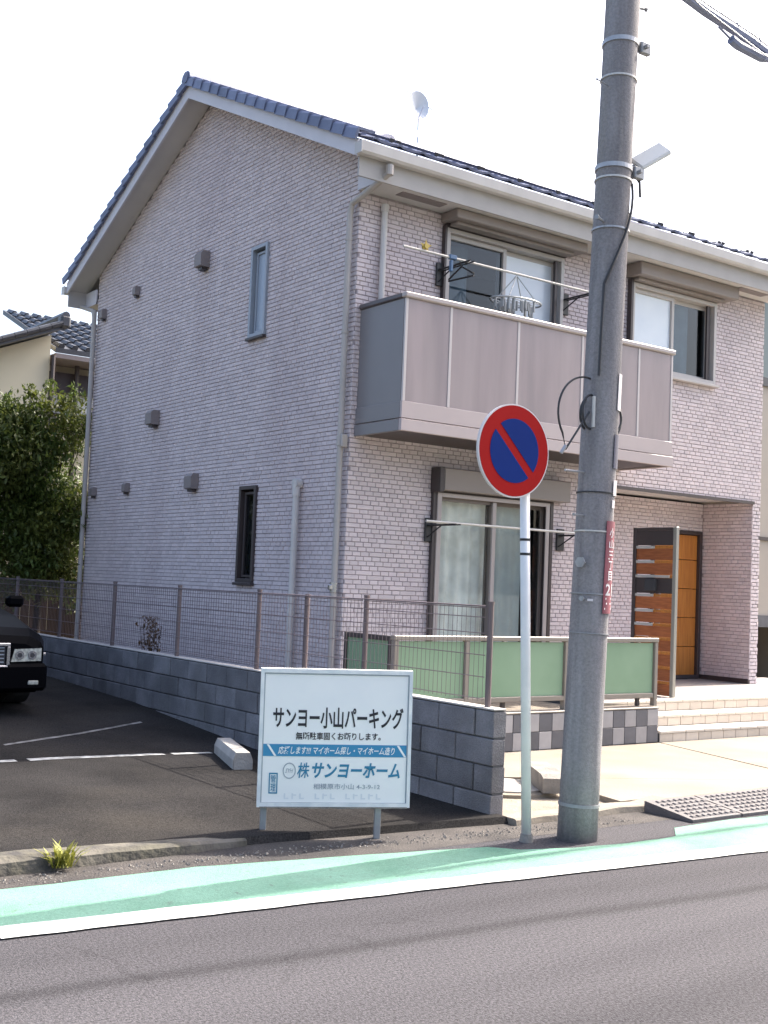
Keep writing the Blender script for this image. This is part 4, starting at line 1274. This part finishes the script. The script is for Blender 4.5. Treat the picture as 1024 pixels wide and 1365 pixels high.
for dx, rz in ((0.0, 0.13), (0.03, 0.12), (-0.02, 0.10)):
    b.tube(arc(cz.x + 0.12 + dx, 2.71, 0.10, rz, R(100), R(-110), cz.y + 0.02 + dx), 0.007, 6)
b.build('cable_coil', 'cable', pole)
b = MB(); b.tube([(cz.x - 0.36, cz.y - 0.02, 2.43), (cz.x - 0.33, cz.y - 0.03, 2.48)], 0.012, 6); b.build('guy_clip', 'steel', pole)
b = MB(); b.tube([(cz.x - 0.30, cz.y, 2.33), (cz.x - 0.12, cz.y, 2.33)], 0.008, 6); b.build('pin', 'steel', pole)
b = MB(); b.tube([(cz.x - 0.11, cz.y - 0.05, 2.62), (cz.x - 0.11, cz.y - 0.05, 2.82)], 0.012, 6); b.build('sleeve', 'silver', pole)
# plates bent round the pole
def plate(name, m_, z0, z1, a0, a1, th=0.004, n=8):
    b = MB()
    vs = []
    for i in range(n + 1):
        a = a0 + (a1 - a0) * i / n
        for z in (z0, z1):
            c_ = pc(z)
            for rr in (prad(z) + 0.0015, prad(z) + th):
                vs.append((c_.x + rr * math.cos(a), c_.y + rr * math.sin(a), z))
    fs = []
    for i in range(n):
        q = i * 4; p = q + 4
        fs += [(q + 1, p + 1, p + 3, q + 3), (q, q + 2, p + 2, p), (q + 2, q + 3, p + 3, p + 2), (q, p, p + 1, q + 1)]
    fs += [(0, 1, 3, 2), (n * 4, n * 4 + 2, n * 4 + 3, n * 4 + 1)]
    b.add(vs, fs)
    return b.build(name, m_, pole, smooth=False)
VIEW = math.atan2(-10.32 + 4.885, -6.92 + 1.4)          # azimuth from pole to camera
A0 = VIEW + R(38); A1 = VIEW + R(105)
ad = plate('address_plate', 'plate_red', 1.43, 2.02, A0, A1, 0.006, 12)
def pole_text(s, z0, z1, ac, aw, m_, parent, rad=0.0085, bold=0.02):
    vs, fs = text_mesh(s, bold)
    if not vs: return
    x0, x1 = min(v.x for v in vs), max(v.x for v in vs); y0, y1 = min(v.y for v in vs), max(v.y for v in vs)
    b = MB(); out = []
    for v in vs:
        a = ac + ((v.x - x0) / (x1 - x0) - 0.5) * aw
        z = z0 + (v.y - y0) / (y1 - y0) * (z1 - z0); c_ = pc(z); r_ = prad(z) + rad
        out.append((c_.x + r_ * math.cos(a), c_.y + r_ * math.sin(a), z))
    b.add(out, fs); b.build('lettering', m_, parent)
AC = VIEW + R(62)
for s_, z0, z1, w in (('小', 1.915, 1.975, 26), ('山', 1.845, 1.90, 26), ('三', 1.775, 1.83, 26), ('丁', 1.71, 1.765, 22), ('目', 1.64, 1.70, 20), ('21', 1.545, 1.62, 36), ('三', 1.455, 1.53, 38)):
    pole_text(s_, z0, z1, AC, R(w), 'plate_white', ad)
plate('sticker', 'plate_white', 2.185, 2.285, VIEW + R(58), VIEW + R(88)); plate('sticker', 'plate_white', 2.105, 2.155, VIEW + R(55), VIEW + R(72)); plate('sticker', 'plate_navy', 2.36, 2.58, VIEW + R(52), VIEW + R(84))
plate('sticker', 'plate_white', 2.74, 2.98, VIEW + R(58), VIEW + R(88)); plate('pale_patch', 'plate_white', 1.505, 1.52, VIEW - R(8), VIEW + R(8))  # second piece is a thin white strip on the shaft
# lamp on the pole
lp = thing('street_lamp', pc(4.4) + Vector((0.13, -0.03, 0)), 'flat pale street lamp head clamped to the utility pole', 'street lamp')
M = Matrix.Translation(pc(4.40) + Vector((0.13, -0.04, 0.0))) @ Matrix.Rotation(R(-18), 4, 'Z') @ Matrix.Rotation(R(-34), 4, 'Y') @ Matrix.Rotation(R(52), 4, 'X')
b = MB(); b.box(0.03, 0.30, -0.065, 0.065, -0.018, 0.022, 0.012).xf(M); b.build('head', 'lamp_body', lp)
b = MB(); b.box(0.06, 0.27, -0.05, 0.05, -0.023, -0.0185).xf(M); b.build('diffuser', 'plate_white', lp)
b = MB(); b.box(-0.03, 0.06, -0.02, 0.02, -0.025, 0.0, 0.004).xf(M); b.tube([pc(4.4) + Vector((0.10, -0.04, -0.10)), pc(4.4) + Vector((0.17, -0.06, -0.02))], 0.014, 6); b.build('bracket', 'galv', lp)
b = MB(); c_ = pc(4.22); b.tube([c_ + Vector((0.13, -0.05, 0.14)), c_ + Vector((0.18, -0.07, 0.08)), c_ + Vector((0.19, -0.07, -0.02))], 0.009, 6); b.build('lead', 'cable', lp)

# overhead cable bundle from the pole
oc = thing('overhead_cable', (-1.2, -4.9, 5.9), 'sagging blue grey overhead cable bundle running from the utility pole', 'cable')
def sag(x, z0, dip): 
    t = (x + 1.2) / 24.0
    return z0 - dip * 4 * t * (1 - t)
b = MB()
pts = [(-1.12 + 0.25 * i, -4.88 + 0.004 * math.sin(i * 2.3), sag(-1.12 + 0.25 * i, 5.86, 0.9) + 0.004 * math.sin(i * 1.7)) for i in range(100)]
b.tube(pts, 0.036, 8); b.build('cable', 'cable_grey', oc)
b = MB(); b.tube([(x, y - 0.01, z + 0.05) for x, y, z in pts], 0.007, 6); b.build('messenger_wire', 'steel', oc)
b = MB()
for i in range(4, 96):
    x, y, z = pts[i]
    hpts = [(x + 0.12 * k / 8, y + 0.044 * math.cos(k * 0.785), z + 0.012 + 0.046 * math.sin(k * 0.785)) for k in range(9)]
    b.tube(hpts, 0.004, 4, cap=False)
b.build('lashing', 'cable_grey', oc, kind='stuff')
b = MB(); x = 0.05; z = sag(x, 5.86, 0.9) - 0.1
b.tube([(x - 0.16, -4.9, z + 0.02), (x - 0.08, -4.9, z), (x + 0.20, -4.9, z - 0.01), (x + 0.28, -4.9, z + 0.01)], 0.034, 8); b.tube([(x - 0.3, -4.9, z + 0.07), (x - 0.16, -4.9, z + 0.02)], 0.009, 5); b.build('closure', 'cable_grey', oc)
b = MB(); b.tube([(-1.1, -4.95, 5.9), (-0.5, -4.95, 5.70), (0.2, -4.95, 5.57), (2, -4.95, 5.35), (6, -4.95, 5.1), (22.8, -4.95, 5.7)], 0.005, 5); b.build('drop_wire', 'steel', oc)

# ------------------------------------------------------------------ no parking sign
SB = Vector((-1.77, -4.80, 0)); SL_ = Vector((-0.11 / 2.18, 0, 1))
ns = thing('no_parking_sign', SB, 'round red and blue no parking sign on a slim white post', 'sign')
b = MB(); b.tube([SB + SL_ * -0.05, SB + SL_ * 2.62], 0.031, 20); b.build('post', 'sign_post', ns, smooth=True)
b = MB(); b.tube([SB, SB + Vector((0, 0, 0.05))], 0.045, 16, 0.036); b.build('base_ring', 'old_concrete', ns)
sc = Vector((-2.045, -4.86, 2.41)); RR = 0.29
def disc(name, m_, r, y0, y1, n=64):
    b = MB(); b.tube([(sc.x, y0, sc.z), (sc.x, y1, sc.z)], r, n); return b.build(name, m_, ns)
plate_o = disc('plate', 'sign_white', RR, sc.y - 0.012, sc.y + 0.006)
disc('red_ring', 'sign_red', RR - 0.009, sc.y - 0.0145, sc.y - 0.0121)
# blue field in two halves parted by the red bar
for sgn in (-1, 1):
    b = MB(); r = RR * 0.685; hw = 0.027
    a_ = math.asin(hw / r)
    pts = []
    n = 28
    for k in range(n + 1):
        a = a_ + (math.pi - 2 * a_) * k / n
        pts.append((r * math.cos(a), sgn * r * math.sin(a)))
    th = R(-45)
    pts = [(sc.x + u * math.cos(th) - v * math.sin(th), sc.z + u * math.sin(th) + v * math.cos(th)) for u, v in pts]
    b.prism(pts, 'y', sc.y - 0.0170, sc.y - 0.0146); b.build('blue_field', 'sign_blue', ns)
b = MB()
for z in (2.30, 2.52):
    p_ = SB + SL_ * z; b.box(sc.x - 0.16, p_.x + 0.05, sc.y + 0.007, sc.y + 0.025, z - 0.015, z + 0.015, 0.003); b.box(p_.x - 0.04, p_.x + 0.04, sc.y + 0.02, p_.y + 0.036, z - 0.014, z + 0.014, 0.003)
b.build('bracket', 'galv', ns)
b = MB(); p_ = SB + SL_ * 1.82
for z in (1.865, 1.775): q = SB + SL_ * z; b.tube([q, q + Vector((0, 0, 0.016))], 0.0325, 20)
b.build('tape', 'cable', ns)

# ------------------------------------------------------------------ parking notice board
BA = Vector((-3.245, -4.0, 0)); BBp = Vector((-2.42, -4.44, 0))
ud = (BBp - BA).normalized(); nd = Vector((ud.y, -ud.x, 0))      # normal towards the street
tilt = R(0.6)
ud3 = Vector((ud.x * math.cos(tilt), ud.y * math.cos(tilt), math.sin(tilt)))
vd3 = (nd.cross(ud3)) * -1.0
if vd3.z < 0: vd3 = -vd3
vd3.normalize()
nb = thing('notice_board', (BA + BBp) / 2, 'white parking notice board with black and blue Japanese writing on two metal legs', 'sign board')
BWd, BHt = 1.155, 0.835
ud3 = ud3 * (0.935 / 1.155)          # layout units are 1.155 wide, the board is 0.935 m
O3 = Vector((BA.x, BA.y, 0.185))
def BP(u, v, w): return O3 + ud3 * u + vd3 * v + nd * w
def bbox(b, u0, u1, v0, v1, w0, w1):
    pts = [BP(u, v, w) for w in (w0, w1) for u, v in ((u0, v0), (u1, v0), (u1, v1), (u0, v1))]
    return b.add(pts, [(0, 1, 2, 3), (4, 5, 6, 7), (0, 1, 5, 4), (1, 2, 6, 5), (2, 3, 7, 6), (3, 0, 4, 7)])
b = MB(); bbox(b, 0.02, BWd - 0.02, 0.02, BHt - 0.02, -0.04, -0.004); b.build('backing', 'board_edge', nb)
b = MB(); bbox(b, 0.028, BWd - 0.028, 0.028, BHt - 0.028, -0.0035, 0.002); fc = b.build('face', 'board', nb)
b = MB()
for a in ((0, 0.026, 0, BHt), (BWd - 0.026, BWd, 0, BHt), (0.0262, BWd - 0.0262, BHt - 0.026, BHt), (0.0262, BWd - 0.0262, 0, 0.026)): bbox(b, *a, -0.05, 0.012)
b.build('frame', 'board_frame', nb)
b = MB()
for a in ((0.027, 0.034, 0.027, BHt - 0.027), (BWd - 0.034, BWd - 0.027, 0.027, BHt - 0.027), (0.0345, BWd - 0.0345, BHt - 0.034, BHt - 0.027)): bbox(b, *a, 0.0022, 0.006)
b.build('inner_trim', 'ink_grey', nb)
b = MB()
for k in range(36):
    u = 0.02 + k * 0.031; bbox(b, u, u + 0.03, -0.004 - 0.010 * abs(mnoise.noise(Vector((u * 9, 2, 1)))), 0.004, -0.03, 0.0135)
b.build('flaking_edge', 'old_concrete', nb)
for u, gz in ((0.095, 0.0), (0.96, 0.0)):
    p = O3 + ud3 * u
    b = MB(); b.box(-0.019, 0.019, -0.05, -0.012, -0.06, 0.95, 0.002)
    b.xf(Matrix.Translation((p.x, p.y + 0.07, 0)) @ Matrix.Rotation(math.atan2(ud.y, ud.x), 4, 'Z')); b.build('leg', 'galv', nb)
T = lambda s_, m_, u0, u1, v0, v1, bold=0.02, shear=0.0, lift=0.0045: text_on('lettering', s_, m_, fc, O3, ud3, vd3, u0, u1, v0, v1, bold, shear, lift)
T('サンヨー小山パーキング', 'ink', 0.10, 1.09, 0.475, 0.605, 0.022)
T('無断駐車固くお断りします。', 'ink', 0.275, 0.92, 0.405, 0.452, 0.018)
b = MB(); bbox(b, 0.034, 1.121, 0.305, 0.378, 0.0025, 0.0045); bd = b.build('blue_band', 'band_blue', fc)
T('応援します!!! マイホーム探し・マイホーム造り', 'board', 0.145, 1.03, 0.318, 0.366, 0.016, 0.25, 0.0062)
b = MB()
for u in (0.06, 1.045): 
    b.add([BP(u, 0.376, 0.0058), BP(u + 0.018, 0.376, 0.0058), BP(u + 0.075, 0.307, 0.0058), BP(u + 0.057, 0.307, 0.0058)], [(0, 1, 2, 3)])
b.build('slash', 'board', fc)
T('サンヨーホーム', 'ink_blue', 0.405, 1.075, 0.175, 0.268, 0.03, 0.2)
T('株', 'ink_blue', 0.295, 0.385, 0.175, 0.268, 0.012, 0.15)
def ringb(cu, cv, r0, r1, m_, n=32):
    b = MB(); vs = []
    for k in range(n):
        a = 2 * math.pi * k / n
        vs += [BP(cu + r0 * math.cos(a), cv + r0 * math.sin(a), 0.0045), BP(cu + r1 * math.cos(a), cv + r1 * math.sin(a), 0.0045)]
    b.add(vs, [(2 * k, 2 * k + 1, (2 * k + 3) % (2 * n), (2 * k + 2) % (2 * n)) for k in range(n)])
    return b.build('logo_ring', m_, fc)
ringb(0.235, 0.218, 0.042, 0.049, 'ink_grey')
T('SYH', 'ink_grey', 0.205, 0.265, 0.205, 0.232, 0.01, 0.4)
b = MB()
for a in ((0.085, 0.093, 0.08, 0.205), (0.142, 0.150, 0.08, 0.205), (0.0935, 0.1415, 0.08, 0.088), (0.0935, 0.1415, 0.197, 0.205)): bbox(b, *a, 0.0025, 0.0045)
b.build('seal_box', 'ink_blue', fc)
T('管', 'ink_blue', 0.098, 0.137, 0.146, 0.192, 0.01); T('理', 'ink_blue', 0.098, 0.137, 0.094, 0.14, 0.01)
T('相模原市小山 4-3-9-12', 'ink_grey', 0.42, 0.925, 0.108, 0.143, 0.008)
b = MB()
for k in range(13):          # faded remains of a line that can no longer be read
    if k in (3, 7): continue
    u = 0.20 + k * 0.058
    bbox(b, u, u + 0.012, 0.048, 0.082, 0.0025, 0.0032); bbox(b, u + 0.0125, u + 0.036, 0.048 + 0.02 * (k % 2), 0.056 + 0.02 * (k % 2), 0.0025, 0.0032)
b.build('faded_print', 'ink_faint', fc, kind='stuff')

# ------------------------------------------------------------------ weed at the kerb
wd = thing('kerb_weed', (-4.56, -4.27, 0.02), 'yellow green weed growing from the broken kerb of the parking lot', 'weed')
b = MB()
for i in range(70):
    a = random.uniform(0, 6.28); L = random.uniform(0.06, 0.17); ln = random.uniform(0.2, 0.9)
    p0 = Vector((-4.56 + random.gauss(0, 0.03), -4.27 + random.gauss(0, 0.02), 0.02))
    d = Vector((math.cos(a) * ln, math.sin(a) * ln * 0.7, 1)).normalized()
    s_ = Vector((-math.sin(a), math.cos(a), 0)) * 0.007
    q = p0 + d * L * 0.6; e = p0 + d * L + Vector((math.cos(a), math.sin(a), -0.5)) * 0.03
    b.add([p0 - s_ * 0.5, p0 + s_ * 0.5, q + s_, q - s_, e], [(0, 1, 2, 3), (3, 2, 4)])
b.build('blades', 'weed_leaf', wd, kind='stuff')
# loose grit along the street edge
gt_ = MB()
for i in range(900):
    x = random.uniform(-6.5, -0.6); y = -4.40 + random.gauss(0, 0.05) - 0.16 * max(0, (x + 3.4) / 2.0)
    r_ = random.uniform(0.003, 0.010)
    if -1.6 < x < -1.25 and -5.05 < y < -4.7: continue
    a = random.uniform(0, 6.28)
    gt_.add([(x + r_ * math.cos(a), y + r_ * math.sin(a), 0.004), (x + r_ * math.cos(a + 2.1), y + r_ * math.sin(a + 2.1), 0.004), (x + r_ * math.cos(a + 4.2), y + r_ * math.sin(a + 4.2), 0.004), (x, y, 0.004 + r_ * 0.9)], [(0, 1, 3), (1, 2, 3), (2, 0, 3)])
tag(gt_.build('grit', 'old_concrete'), 'loose grey grit along the edge of the green walkway', 'grit', kind='stuff')
# ------------------------------------------------------------------ parked car
CY = 0.92; CZ = lot_z(-3.5, 2.5) - 0.01; CXc = -3.61
car = thing('parked_car', (CXc, CY + 2.3, CZ), 'black sedan with chrome grille parked in the shade beside the block wall', 'car')
def ring(y, hw, zb, zm, zt, ht):
    # half-width at sill hw, belt zm, top zt, top half-width ht
    return [(-hw * 0.93, y, zb), (-hw, y, zb + 0.12), (-hw, y, zm - 0.06), (-hw * 0.96, y, zm), (-ht, y, zt - 0.015), (-ht * 0.5, y, zt), (ht * 0.5, y, zt), (ht, y, zt - 0.015), (hw * 0.96, y, zm), (hw, y, zm - 0.06), (hw, y, zb + 0.12), (hw * 0.93, y, zb)]
secs = [(0.00, 0.74, 0.22, 0.60, 0.66, 0.60), (0.05, 0.80, 0.18, 0.66, 0.73, 0.66), (0.20, 0.85, 0.17, 0.72, 0.80, 0.70), (0.7, 0.87, 0.17, 0.80, 0.90, 0.72), (1.25, 0.88, 0.17, 0.86, 0.96, 0.74),
        (1.30, 0.88, 0.17, 0.87, 0.98, 0.74), (1.95, 0.885, 0.17, 0.92, 1.40, 0.60), (2.3, 0.885, 0.17, 0.93, 1.46, 0.58), (3.1, 0.885, 0.17, 0.94, 1.46, 0.58), (3.5, 0.88, 0.17, 0.95, 1.38, 0.58), (4.05, 0.87, 0.17, 0.96, 1.03, 0.70), (4.5, 0.85, 0.2, 0.92, 1.0, 0.68), (4.7, 0.80, 0.25, 0.80, 0.9, 0.64)]
b = MB(); vs = []; fs = []
for s_ in secs: vs += ring(*s_)
for i in range(len(secs) - 1):
    for k in range(12): fs.append((i * 12 + k, i * 12 + (k + 1) % 12, (i + 1) * 12 + (k + 1) % 12, (i + 1) * 12 + k))
fs.append(tuple(range(12))); fs.append(tuple((len(secs) - 1) * 12 + k for k in range(11, -1, -1)))
b.add(vs, fs); b.xf(Matrix.Translation((CXc, CY, CZ))); b.build('body', 'car_paint', car, smooth=False)
def cb(name, m_, x0, x1, y0, y1, z0, z1, bev=0.006, par=None):
    b = MB(); b.box(CXc + x0, CXc + x1, CY + y0, CY + y1, CZ + z0, CZ + z1, bev); return b.build(name, m_, par or car)
cb('bumper', 'car_paint', -0.82, 0.82, -0.05, 0.12, 0.20, 0.46, 0.03)
gr = cb('grille', 'interior', -0.41, 0.41, -0.035, 0.05, 0.44, 0.63, 0.01)
for z in (0.47, 0.505, 0.54, 0.575, 0.605): cb('grille_bar', 'ink_grey', -0.39, 0.39, -0.045, -0.03, z, z + 0.010, 0.002, gr)
for x0, x1, z0, z1 in ((-0.445, 0.445, 0.625, 0.655), (-0.43, 0.43, 0.425, 0.445), (-0.445, -0.415, 0.447, 0.623), (0.415, 0.445, 0.447, 0.623)): cb('grille_frame', 'chrome', x0, x1, -0.06, -0.02, z0, z1, 0.006, gr)
for s_ in (-1, 1):
    b = MB(); b.prism([(CXc + s_ * 0.47, CZ + 0.475), (CXc + s_ * 0.76, CZ + 0.485), (CXc + s_ * 0.76, CZ + 0.605), (CXc + s_ * 0.50, CZ + 0.595)], 'y', CY - 0.012, CY + 0.06); hl = b.build('headlight', 'lamp_glass', car)
    for dx in (0.55, 0.67):
        b = MB(); b.tube([(CXc + s_ * dx, CY - 0.02, CZ + 0.54), (CXc + s_ * dx, CY - 0.005, CZ + 0.54)], 0.042, 14); b.build('reflector', 'chrome', hl)
        b = MB(); b.tube([(CXc + s_ * dx, CY - 0.024, CZ + 0.54), (CXc + s_ * dx, CY - 0.019, CZ + 0.54)], 0.022, 12); b.build('bulb', 'interior', hl)
    cb('fog_lamp', 'lamp_glass', s_ * 0.68 - 0.05, s_ * 0.68 + 0.05, -0.058, -0.04, 0.26, 0.30, 0.006)
    cb('turn_marker', 'chrome', s_ * 0.80 - 0.012, s_ * 0.80 + 0.012, 0.01, 0.05, 0.53, 0.56, 0.004)
    cb('wing_mirror', 'car_paint', s_ * 0.98 - 0.09, s_ * 0.98 + 0.09, 1.45, 1.57, 0.95, 1.07, 0.03)
    for y in (0.85, 3.6):
        b = MB(); b.tube([(CXc + s_ * 0.66, CY + y, CZ + 0.31), (CXc + s_ * 0.89, CY + y, CZ + 0.31)], 0.31, 24); w_ = b.build('wheel', 'tyre', car)
        b = MB(); b.tube([(CXc + s_ * 0.875, CY + y, CZ + 0.31), (CXc + s_ * 0.895, CY + y, CZ + 0.31)], 0.20, 18); b.build('rim', 'steel', w_)
cb('number_plate', 'number_plate', -0.165, 0.165, -0.066, -0.052, 0.27, 0.43, 0.004)
cb('bonnet_ornament', 'chrome', -0.03, 0.03, 0.06, 0.09, 0.78, 0.84, 0.008)
b = MB(); b.add([(CXc - 0.70, CY + 1.31, CZ + 0.985), (CXc + 0.70, CY + 1.31, CZ + 0.985), (CXc + 0.58, CY + 1.90, CZ + 1.385), (CXc - 0.58, CY + 1.90, CZ + 1.385)], [(0, 1, 2, 3)]); b.xf(Matrix.Translation((0, -0.01, 0.012))); b.build('windscreen', 'dark_glass', car)

# ------------------------------------------------------------------ timber fence, tree and neighbour at the back of the lot
tf = thing('timber_fence', (-2, 9.0, 0.25), 'dark brown board fence across the back of the parking lot', 'fence')
x = -7.0
while x < 1.6:
    b = MB(); b.box(x, x + 0.145, 9.0 + random.uniform(-0.006, 0.006), 9.02, 0.2, 1.45 + random.uniform(-0.01, 0.01), 0.004); b.build('board', 'timber', tf); x += 0.152
b = MB(); b.box(-7, 1.6, 9.03, 9.07, 0.5, 0.58); b.box(-7, 1.6, 9.03, 9.07, 1.2, 1.28); b.build('rail', 'timber', tf)

def tree(name, label, base, limbs, clumps, nleaf, leaf, mleaf, group=None, rt=0.07):
    t = thing(name, base, label, 'tree', group)
    B = Vector(base)
    b = MB()
    top = B + Vector((0.05, 0, limbs))
    b.tube([B + Vector((0, 0, -0.1)), B + Vector((0.03, 0.02, limbs * 0.35)), B + Vector((-0.03, 0, limbs * 0.7)), top], rt, 8, rt * 0.35)
    for (c_, r_) in clumps:
        c_ = Vector(c_)
        st = B + Vector((0, 0, limbs * random.uniform(0.3, 0.8)))
        mid = (st + c_) / 2 + Vector((random.uniform(-.1, .1), random.uniform(-.1, .1), 0.05))
        b.tube([st, mid, c_], rt * 0.22, 5, 0.005)
    b.build('trunk', 'bark', t)
    b = MB()
    tot = sum(r_ ** 2 for _, r_ in clumps)
    for (c_, r_) in clumps:
        for i in range(int(nleaf * r_ ** 2 / tot)):
            d = Vector((random.gauss(0, 1), random.gauss(0, 1), random.gauss(0, 1))).normalized() * r_ * (random.random() ** 0.45)
            d *= 1 + 0.35 * mnoise.noise(Vector(c_) + d * 2.5)
            p = Vector(c_) + d
            s_ = leaf * random.uniform(0.6, 1.3)
            M = Matrix.Translation(p) @ Matrix.Rotation(random.uniform(0, 6.28), 4, 'Z') @ Matrix.Rotation(random.gauss(0.5, 0.7), 4, 'X') @ Matrix.Rotation(random.gauss(0, 0.5), 4, 'Y')
            b.add([M @ Vector(q) for q in ((0, -s_, 0), (s_ * 0.42, 0, s_ * 0.08), (0, s_, -s_ * 0.05), (-s_ * 0.42, 0, s_ * 0.08))], [(0, 1, 2), (0, 2, 3)])
    b.build('crown', mleaf, t, kind='stuff')
    return t
cl = []
for i in range(62):
    z = random.uniform(1.1, 4.0)
    wv = 0.75 if z < 3.4 else 0.5
    cl.append(((-0.45 + random.uniform(-wv - 0.25, wv - 0.05), 8.0 + random.uniform(-0.5, 0.6), z), random.uniform(0.34, 0.52)))
cl = [c0 for c0 in cl if not (c0[0][2] > 3.55 and random.random() < 0.25)]
cl += [((-0.12, 8.0, 4.25), 0.2), ((0.02, 8.0, 4.5), 0.1), ((-0.35, 8.1, 4.5), 0.13), ((-0.75, 7.9, 4.35), 0.14), ((0.25, 7.8, 4.0), 0.16), ((-0.12, 8.0, 4.25), 0.12), ((-0.55, 7.9, 4.15), 0.26), ((0.12, 8.0, 3.75), 0.3), ((-0.9, 8.0, 3.9), 0.3)]
tree('garden_tree', 'bushy green tree in front of the cream house beyond the parking lot', (-0.4, 8.0, 0.25), 3.4, cl, 42000, 0.05, 'leaf')
cl = []
for i in range(44):
    cl.append(((-2.2 + random.uniform(-1.3, 0.7), 8.1 + random.uniform(-0.4, 0.4), random.uniform(0.9, 3.4)), random.uniform(0.35, 0.6)))
tree('garden_tree', 'second bushy tree behind the black car, beside the cream house', (-2.2, 8.2, 0.25), 2.8, cl, 26000, 0.055, 'leaf')

nh = thing('neighbour_house', (-1, 15, 0.2), 'cream plastered house with dark tiled roof behind the garden tree', 'house')
b = MB(); b.prism([(-4.5, 0.2), (1.0, 0.2), (1.0, 6.13), (-4.5, 3.80)], 'y', 12.0, 18.0); b.build('wall', 'cream', nh)
b = MB(); b.box(1.0, 5.5, 12.9, 18, 0.2, 5.75); b.build('wing_wall', 'cream', nh)
# sloping roof over the cream wall: rake rising to the ridge
b = MB(); rk = [(-5.0, 3.62), (1.05, 6.18), (1.05, 6.32), (-5.0, 3.76)]; b.prism(rk, 'y', 11.45, 18.4); nr = b.build('roof', 'dark_tile', nh)
b = MB()
for i in range(26):
    t = i / 26; x = -4.9 + 5.9 * t; z = 3.70 + 2.5 * t
    b.tube([(x, 11.40, z + 0.07), (x + 0.22, 11.40, z + 0.07 + 0.09)], 0.055, 8)
b.build('verge_roll', 'dark_tile', nr, kind='stuff')
b = MB(); b.box(0.95, 1.15, 11.36, 11.6, 6.18, 6.42, 0.04); b.tube([(1.05, 11.38, 6.42), (1.05, 18.4, 6.42)], 0.075, 8); b.build('ridge', 'dark_tile', nr)
wr_ = MB()
wr_.prism([(12.0, 5.80), (15.4, 7.1), (15.4, 7.2), (12.0, 5.90)], 'x', 1.1, 6.0); wro = wr_.build('wing_roof', 'dark_tile', nh)
b = MB()
for i in range(18):
    for j in range(10):
        x = 1.15 + i * 0.27; y = 12.0 + j * 0.33; z = 5.90 + (y - 12.0) * 1.3 / 3.4
        b.tube([(x + 0.07, y, z + 0.035), (x + 0.07, y + 0.34, z + 0.13)], 0.065, 6)
b.build('wing_tiles', 'dark_tile', wro, kind='stuff')
b = MB(); b.box(1.1, 6, 11.98, 12.9, 5.70, 5.79); b.build('wing_soffit', 'hood', nh)
b = MB(); b.tube([(1.04, 11.93, 5.72), (1.04, 11.93, 0.3)], 0.045, 8); b.build('downspout', 'frame_dark', nh)
b = MB(); b.box(1.25, 3.4, 12.72, 12.88, 5.15, 5.55); b.box(1.25, 1.36, 12.72, 12.88, 4.4, 5.15); b.box(1.36, 3.4, 12.70, 12.88, 4.55, 4.72); b.tube([(1.78, 12.6, 5.7), (1.78, 12.6, 0.3)], 0.05, 8)
b.build('window_frame', 'frame_dark', nh)
b = MB(); b.box(1.37, 3.3, 12.84, 12.89, 4.73, 5.14); b.build('pane', 'curtain', nh)

# ------------------------------------------------------------------ houses to the right and far behind
rh = thing('side_house', (12, 5, 0), 'beige house wall with a dark garage opening beyond the brick house', 'house')
b = MB(); b.box(8.6, 15, 2.6, 11, 1.25, 5.3); b.box(13.0, 15, 2.6, 11, 0.0, 1.25); b.build('wall', 'beige_wall', rh)
b = MB(); b.box(8.55, 15.1, 2.55, 11.05, 5.3, 5.45); b.build('roof', 'dark_tile', rh)
b = MB(); b.box(8.7, 13, 5.0, 5.1, 0.0, 1.25); b.box(8.6, 8.7, 5.0, 11, 0, 1.25); b.build('garage_back', 'garage', rh)
b = MB(); b.box(8.58, 13.0, 2.56, 2.598, 1.10, 1.30); b.build('garage_lintel', 'tile_dark', rh)
b = MB(); b.box(8.58, 13.0, 2.56, 2.598, 2.6, 2.66); b.build('trim_line', 'frame_dark', rh)
fa = thing('far_building', (28, 17, 0), 'pale green grey roof of a taller building behind the house', 'building')
b = MB(); b.box(23.4, 33.5, 14.4, 19.6, 0, 12.4); b.build('wall', 'pale_roof', fa)
b = MB(); b.prism([(13.9, 12.4), (20.1, 12.4), (18.6, 13.3), (15.4, 13.3)], 'x', 23.1, 34); b.build('roof', 'pale_roof', fa)
